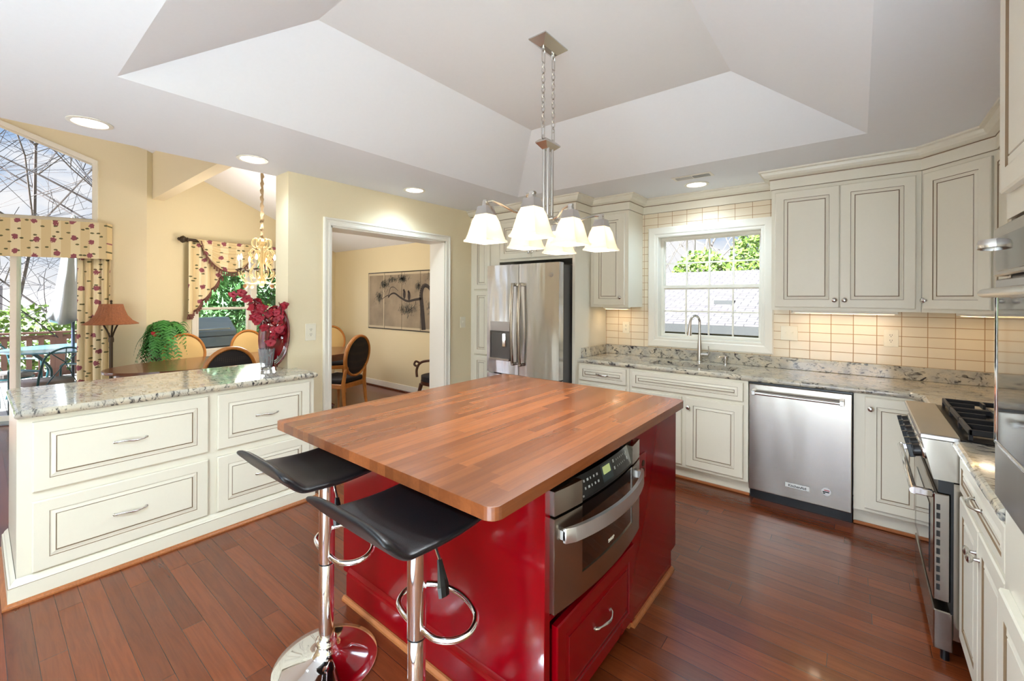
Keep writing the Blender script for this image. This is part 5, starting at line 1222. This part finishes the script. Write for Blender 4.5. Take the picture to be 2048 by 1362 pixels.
def swag(label, s0, s1, zt, depth, n0):
    t = thing('curtain_swag', label, 'curtain', WP((s0+s1)/2, zt-depth), group='floral swags'); m = MB(); nu, nv = 24, 36; g = []
    for i in range(nu+1):
        u = i/nu; col_ = []
        for j in range(nv+1):
            v = j/nv; k = 1-(2*u-1)**2; z_ = zt+.02-(depth*v)*(k**.62)-.02*v; ins = .10*v*(1-k)
            s_ = s0+(s1-s0)*(u*(1-.0))+(.5-u)*.12*v; fold = .022*sin(v*5*2*pi)*(k**.4)+.02*v
            col_.append(m.b.verts.new(Vector(WP(s_, z_, n0+.03+fold+.05*sin(pi*v*.5)*k))))
        g.append(col_)
    for i in range(nu):
        for j in range(nv): m._f([g[i][j], g[i+1][j], g[i+1][j+1], g[i][j+1]])
    edge = [g[i][nv].co.copy() for i in range(nu+1)]
    o = m.build('fabric', FLORAL, t, smooth='all'); sd_ = o.modifiers.new('t', 'SOLIDIFY'); sd_.thickness = .003
    m = MB(); m.tube(edge, .009, 6)
    for i in range(1, nu, 1): m.lathe([(.003, -.052), (.011, -.05), (.009, -.014), (.002, 0)], edge[i]-Z*.008, n=6)
    m.build('tassel_fringe', TRIMF, t)
swag('left floral swag draped over the rod of the dining window', .50, 1.36, 2.262, .42, .10); swag('right floral swag behind the chandelier', 1.24, 2.15, 2.262, .40, .125)
# ---------------------------------------------------------------- outside: deck, patio set, trees, garage
m = MB(); m.prism([(-7.6, -4.5, -.16), (-12.6, -4.5, -.16), (-12.6, 6.6, -.16), (-7.9, 6.6, -.16)], (0, 0, .06)); dk = m.build('deck_floor', DECKM); tag(dk, kind='structure')
GROUND = pmat('winter_ground', rgb(150, 142, 130), .95, var=.25, bscale=.8)
m = MB(); m.poly([(-90, -60, -1.4), (60, -60, -1.4), (60, 90, -1.4), (-90, 90, -1.4)]); g_ = m.build('ground', GROUND); tag(g_, kind='structure')
CEDAR = pmat('cedar_red_boards', rgb(92, 58, 46), .7, var=.18, bscale=6)
def railing(label, a, b):
    a, b = Vector(a), Vector(b); L_ = (b-a).length; d = (b-a).normalized(); nn = Vector((d.y, -d.x, 0)); t = thing('deck_railing', label, 'railing', a)
    m = MB(); m.obox(a+Z*.86-nn*.07, d, nn, Z, L_, .14, .035); m.obox(a+Z*.74-nn*.02, d, nn, Z, L_, .04, .09); m.obox(a+Z*.02-nn*.02, d, nn, Z, L_, .04, .09); m.build('rail', CEDAR, t)
    n_ = int(L_/1.8)
    for k in range(n_+1): p = a+d*(L_*k/n_); m = MB(); m.obox(p-d*.05-nn*.05, d, nn, Z, .1, .1, .86); m.build('post', CEDAR, t)
    n_ = min(95, int(L_/.155))
    for k in range(n_): p = a+d*(L_*(k+.5)/n_)+nn*.021; m = MB(); m.obox(p-d*.045+Z*.05, d, nn, Z, .075, .02, .74); m.build('baluster', CEDAR, t)
railing('cedar deck railing beyond the patio table', (-12.4, -4.4, -.1), (-12.4, 6.5, -.1))
railing('cedar deck railing beyond the dining window', (-12.3, 6.5, -.1), (-8.2, 6.5, -.1))
TEAL = pmat('teal_green_metal', rgb(24, 74, 78), .4, metal=.2); CUSH = pmat('taupe_cushion', rgb(128, 112, 104), .85)
tx, ty_ = -9.24, .93
t = thing('patio_table', 'round teal glass-topped patio table on the deck', 'table', (tx, ty_, -.1))
m = MB(); m.lathe([(.70, .70), (.745, .70), (.75, .712), (.745, .722), (.001, .722)], (tx, ty_, -.0), n=48); m.build('tabletop', pmat('teal_glass_top', rgb(92, 134, 146), .12, coat=.4), t, smooth=True)
for k in range(4): a = pi/4+k*pi/2; m = MB(); m.tube(cat([(tx+.62*cos(a), ty_+.62*sin(a), .70), (tx+.35*cos(a), ty_+.35*sin(a), .45), (tx+.40*cos(a), ty_+.40*sin(a), .15), (tx+.60*cos(a), ty_+.60*sin(a), -.095)]), .016, 8); m.build('leg', TEAL, t, smooth=True)
t = thing('patio_umbrella', 'closed white patio umbrella standing through the teal table', 'umbrella', (tx, ty_, -.1))
m = MB(); m.lathe([(.02, -.09), (.02, 2.6)], (tx, ty_, 0), n=12); m.build('pole', pmat('dark_blue_pole', rgb(46, 50, 66), .4), t, smooth=True)
m = MB(); rg = random.Random(1); n_ = 48; prev = None
for z_, r_ in ((2.72, .01), (2.6, .05), (2.2, .10), (1.8, .145), (1.5, .18), (1.3, .22), (1.12, .25), (1.14, .22), (1.3, .18)):
    cur = [m.b.verts.new((tx+r_*(1+.16*sin(8*2*pi*k/n_))*cos(2*pi*k/n_), ty_+r_*(1+.16*sin(8*2*pi*k/n_))*sin(2*pi*k/n_), z_+(.05*sin(3*2*pi*k/n_) if z_ < 1.4 else 0))) for k in range(n_)]
    if prev:
        for k in range(n_): m._f([prev[k], prev[(k+1) % n_], cur[(k+1) % n_], cur[k]])
    prev = cur
m.build('canopy', pmat('white_canvas', rgb(170, 168, 164), .85), t, smooth='all')
def patio_chair():
    t = thing('patio_chair', 'x', 'chair', (0, 0, 0), group='teal patio chairs')
    m = MB(); m.prism(supel(0, 0, .25, .24, .40), (0, 0, .06), bev=.022, seg=2); m.build('cushion', CUSH, t, smooth='all', world=False)
    m = MB(); m.tube([Vector(p) for p in supel(0, 0, .26, .25, .385, n=32)], .012, 6, closed=True); m.build('seat_ring', TEAL, t, world=False)
    m = MB(); m.tube(cat([(-.24, -.20, .385), (-.25, -.27, .62), (-.20, -.31, .82), (0, -.33, .90), (.20, -.31, .82), (.25, -.27, .62), (.24, -.20, .385)]), .013, 8)
    for a in (-.12, 0, .12): m.tube([(0, -.30, .70), (a*1.6, -.315, .86 if a else .90)], .006, 6)
    for a in (-.18, .18): m.tube([(0, -.30, .70), (a, -.23, .40)], .006, 6)
    m.build('backrest', TEAL, t, smooth=True, world=False)
    for s_ in (-1, 1):
        m = MB(); m.tube(cat([(s_*.25, -.27, .62), (s_*.29, -.05, .63), (s_*.29, .16, .62), (s_*.28, .2, .57)]), .014, 8); m.build('armrest', TEAL, t, smooth=True, world=False)
        m = MB(); m.tube([(s_*.28, .2, .60), (s_*.27, .21, 0)], .013, 8); m.build('leg', TEAL, t, smooth=True, world=False)
        m = MB(); m.tube(cat([(s_*.24, -.2, .385), (s_*.25, -.26, .2), (s_*.27, -.33, 0)]), .013, 8); m.build('leg', TEAL, t, smooth=True, world=False)
    return t
pc0 = None
for x, y, a, lab in ((-9.75, .30, -2.2+1.3, 'teal patio chair left of the patio table, cushion and rayed back in view'), (-8.55, .62, pi/2+.5, 'teal patio chair nearest the patio door, partly behind the curtain')):
    c = pc0 = patio_chair() if pc0 is None else copy_tree(pc0)
    c.location = (x, y, -.1); c.rotation_euler = (0, 0, a); c['label'] = lab
# grill
gx, gy = -8.35, 2.30
t = thing('gas_grill', 'grey lidded gas grill on the deck outside the dining window', 'grill', (gx, gy, -.1))
GR = pmat('grey_grill_paint', rgb(112, 126, 136), .35, metal=.3)
ga = dW; gb = Vector((nW.x, nW.y, 0)); go = Vector((gx, gy, 0))
def GP(a, b, z_): return go+ga*a+gb*b+Z*(z_ if z_ < .1 else z_-.17)
m = MB(); m.prism([GP(-.42, .28, 1.02), GP(-.42, -.28, 1.02), GP(-.42, -.28, 1.16), GP(-.42, -.10, 1.32), GP(-.42, .06, 1.32), GP(-.42, .28, 1.10)], ga*.84, bev=.012); m.build('lid', GR, t)
m = MB(); m.prism([GP(-.42, .28, .86), GP(-.42, -.28, .86), GP(-.42, -.28, 1.015), GP(-.42, .28, 1.015)], ga*.84); m.build('firebox', GR, t)
m = MB(); m.prism([GP(-.78, .26, .93), GP(-.78, -.26, .93), GP(-.43, -.26, .93), GP(-.43, .26, .93)], Z*.05); m.prism([GP(.43, .26, .93), GP(.43, -.26, .93), GP(.78, -.26, .93), GP(.78, .26, .93)], Z*.05); m.build('side_shelf', GR, t)
m = MB(); m.prism([GP(-.40, .25, -.02), GP(-.40, -.25, -.02), GP(.40, -.25, -.02), GP(.40, .25, -.02)], Z*.70); m.build('cabinet', pmat('grill_cabinet', rgb(60, 62, 64), .4), t)
m = MB()
for a in (-.36, .36):
    for b in (-.2, .2): m.lathe([(.03, 0), (.03, .08)], GP(a, b, -.0995), n=10)
m.build('caster', BLACK, t)
m = MB(); m.tube([GP(-.3, .31, 1.14), GP(.3, .31, 1.14)], .014, 8); m.build('handle', NICKEL, t)
# garage behind the sink window
t = thing('garage', 'pale garage with sunlit shingle roof outside the sink window', 'building', (-3, 13, -1.4))
def shingles():
    m, t_, b = base_mat('pale_roof_shingles'); c = t_.new('ShaderNodeTexCoord'); s = t_.new('ShaderNodeSeparateXYZ'); t_.link(c.outputs['Object'], s.inputs[0])
    cb = t_.new('ShaderNodeCombineXYZ'); t_.link(s.outputs[0], cb.inputs[0]); t_.link(s.outputs[1], cb.inputs[1])
    br = t_.new('ShaderNodeTexBrick', offset=.5)
    for k, v in (('Scale', 1), ('Brick Width', .31), ('Row Height', .14), ('Mortar Size', .008), ('Bias', 0)): br.inputs[k].default_value = v
    br.inputs['Color1'].default_value = rgb(82, 74, 71); br.inputs['Color2'].default_value = rgb(70, 62, 60); br.inputs['Mortar'].default_value = rgb(32, 26, 25)
    t_.link(cb.outputs[0], br.inputs['Vector']); t_.link(br.outputs['Color'], b.inputs['Base Color']); b.inputs['Roughness'].default_value = .9; return m
SHI = shingles(); SID = pmat('cream_siding', rgb(82, 80, 52), .8); BRN = pmat('brown_gutter', rgb(26, 21, 14), .6)
ez, rz_, ey, ry_ = 1.02, 2.28, 8.6, 13.2
m = MB(); m.prism([(-9, ey, ez), (-9, ry_, rz_), (-9, 17, ez), (-9, 17, ez-.08), (-9, ry_, rz_-.08), (-9, ey, ez-.08)], (16, 0, 0)); m.build('roof', SHI, t)
m = MB(); m.box(-9, 7, ey-.1, ey+.02, ez-.17, ez-.02); m.build('gutter', BRN, t)
m = MB(); m.box(-8.7, 6.7, ey+.35, 16.6, -1.4, ez-.085); m.build('wall', SID, t)
m = MB(); m.rings((-.95+.0, ey+.349, -.2), X, Z, -Y, 1.1, 1.0, [(-.08, 0, 0), (-.08, .03, 0), (0, .03, 0), (0, .005, 0)], cap=False); m.build('window_frame', WHITE, t)
m = MB(); m.box(-2.42, -2.05, 9.9, 10.15, ez+.36, ez+.44); m.build('roof_vent', BRN, t)
m = MB(); m.box(-2.3, -2.22, ey+.25, ey+.34, -1.4, ez-.1); m.build('downspout', BRN, t)
# trees
BARK = pmat('grey_bark', rgb(74, 62, 56), .9, var=.2, bscale=5); BARKD = pmat('dark_twig', rgb(38, 32, 34), .9)
def tree(name, label, x, y, h, seed, r0=.16, lean=(0, 0), levels=4, mat_=BARK, spread=.62, group='bare trees', z0=-1.4, fork=.30):
    rg = random.Random(seed); t = thing(name, label, 'tree', (x, y, z0), group=group); m = MB()
    def br(p, d, L_, r, lv):
        n_ = 4 if lv < levels-1 else 3; P = [p]; dd = d.copy()
        for i in range(n_):
            dd = (dd+Vector((rg.gauss(0, .12), rg.gauss(0, .12), rg.gauss(.02, .07)))).normalized(); P.append(P[-1]+dd*(L_/n_))
        m.tube(P, [max(.004, r*(1-.55*i/n_)) for i in range(n_+1)], 6 if lv == 0 else (5 if lv < 2 else 3), caps=False)
        if lv >= levels: return
        k = 5 if lv == 0 else 4
        for i in range(k):
            u = fork+(1-fork)*(i+rg.random())/k; q = P[min(n_, max(1, int(u*n_+.5)))]; a = rg.uniform(0, 2*pi); ax = Vector((cos(a), sin(a), rg.uniform(-.1, .5))).normalized()
            br(q, (dd*(1-spread)+ax*spread).normalized(), L_*rg.uniform(.5, .72), r*rg.uniform(.38, .55), lv+1)
    br(Vector((x, y, z0)), Vector((lean[0], lean[1], 1)).normalized(), h, r0, 0)
    m.build('trunk_and_branches', mat_, t); return t
tree('bare_tree', 'dark twigged bare tree filling the sloped window', -11.6, -1.3, 4.6, 5, .032, (-.1, .25), 4, BARKD, group='bare trees beyond the patio', fork=.2)
tree('bare_tree', 'dark twigged bare tree filling the sloped window', -12.9, 1.5, 6.0, 8, .036, (0, -.2), 4, BARKD, group='bare trees beyond the patio', fork=.2)
for k, (x, y, h) in enumerate(((-18, -3, 9), (-20, 0.5, 10), (-19, 3.2, 9), (-24, -2, 11), (-23, 5, 10), (-16.5, 1.6, 7))):
    tree('bare_tree', 'bare winter tree standing beyond the deck railing', x, y, h, 20+k, .06, (rg.uniform(-.1, .1), rg.uniform(-.1, .1)), 3, BARK, group='bare trees beyond the railing')
for k in range(14):
    tree('bare_tree', 'slim bare tree in the row behind the garage roof', -16+k*1.55+rg.uniform(-.5, .5), 24+rg.uniform(-3, 5), 9+rg.uniform(-1, 2), 50+k, .085, (0, 0), 3, pmat('pale_bark', rgb(84, 74, 64), .9) if k == 0 else MATS['pale_bark'], group='bare trees behind the garage', spread=.5)
def bush(name, label, c, r, n_, leaf, mat_, seed, cat_='shrub', long_=1.0, droop=0, group=None):
    rg = random.Random(seed); t = thing(name, label, cat_, (c[0], c[1], c[2]-r[2]), group=group); m = MB()
    for k in range(n_):
        while True:
            p = Vector((rg.uniform(-1, 1), rg.uniform(-1, 1), rg.uniform(-1, 1)))
            if p.length <= 1: break
        p = p*(p.length**-.25 if p.length > .05 else 1); q = Vector((c[0]+p.x*r[0], c[1]+p.y*r[1], c[2]+p.z*r[2]))
        d = Vector((rg.gauss(0, 1), rg.gauss(0, 1), rg.gauss(-droop, .6))).normalized(); s_ = d.cross(Vector((rg.gauss(0, 1), rg.gauss(0, 1), rg.gauss(0, 1)))).normalized(); L_ = leaf*long_*rg.uniform(.6, 1.3); W_ = leaf*rg.uniform(.3, .5)/long_
        m.poly([q-d*L_*.5, q+s_*W_, q+d*L_*.5, q-s_*W_])
    m.build('foliage', mat_, t); m = MB(); m.tube([(c[0], c[1], c[2]-r[2]), (c[0], c[1], c[2])], .03, 6); m.build('stem', BARK, t); return t
LG = pmat('bright_leaf', rgb(98, 120, 44), .6, var=.4, bscale=2); DG = pmat('evergreen_leaf', rgb(70, 108, 50), .6, var=.4, bscale=2)
for k, (x, y, z_, rx, rz2) in enumerate(((-15.5, -1.6, .2, 1.6, 1.7), (-15.8, .9, -.1, 1.3, 1.4), (-16.2, 3.0, .3, 1.5, 1.6), (-15.2, 5.2, .2, 1.3, 1.6))):
    bush('shrub', 'yellow-green shrub beyond the deck railing', (x, y, z_), (rx, 1.5, rz2), 3500, .13, LG, k+70, group='shrubs beyond the railing')
for k, (x, y, z_, rx, ry2, rz2) in enumerate(((-10.4, 4.3, 1.5, .9, 1.5, 1.9), (-11.4, 6.0, 2.0, 1.3, 1.6, 2.4), (-9.9, 7.6, 1.6, 1.4, 1.2, 2.4), (-12.2, 3.4, 1.6, .8, 1.0, 2.0))):
    bush('bamboo_clump', 'feathery green bamboo-like foliage filling the dining window', (x, y, z_), (rx, ry2, rz2), 7000, .13, LG if k % 2 else DG, k+80, 'plant', 1.7, .6, group='foliage beyond the dining window')
for k, (x, y, z_) in enumerate(((-9.0, 19, 1.4), (-5.4, 20, 2.2), (-3.2, 21, 3.2), (-11.5, 19, 1.8))):
    bush('shrub', 'yellow-green tree crown behind the garage roof', (x, y, z_), (1.3, 1.0, 1.5), 2200, .2, LG, k+95, group='leafy crowns behind the garage')
# hazy wooded hillside
m = MB(); n_ = 60
HILL = pmat('wooded_hillside', rgb(120, 110, 102), .95, var=.35, bscale=.35, stretch=(1, 1, .25))
for (cx_, cy_, R_, a0, a1, h_) in ((-8, 0, 34, .55*pi, 1.35*pi, 4.5), (-4, 6, 36, .05*pi, .75*pi, 3.2)):
    P = []
    for i in range(n_+1): a = a0+(a1-a0)*i/n_; P.append((cx_+R_*cos(a), cy_+R_*sin(a), h_*(.7+.3*sin(i*.37)+.12*sin(i*1.3)), a))
    for i in range(n_):
        a, b = P[i], P[i+1]; m.poly([(a[0], a[1], -1.5), (b[0], b[1], -1.5), (b[0]+6*cos(b[3]), b[1]+6*sin(b[3]), b[2]), (a[0]+6*cos(a[3]), a[1]+6*sin(a[3]), a[2])])
hh = m.build('hillside', HILL); tag(hh, kind='structure')
for o in list(bpy.data.meshes):
    if o.users == 0: bpy.data.meshes.remove(o)
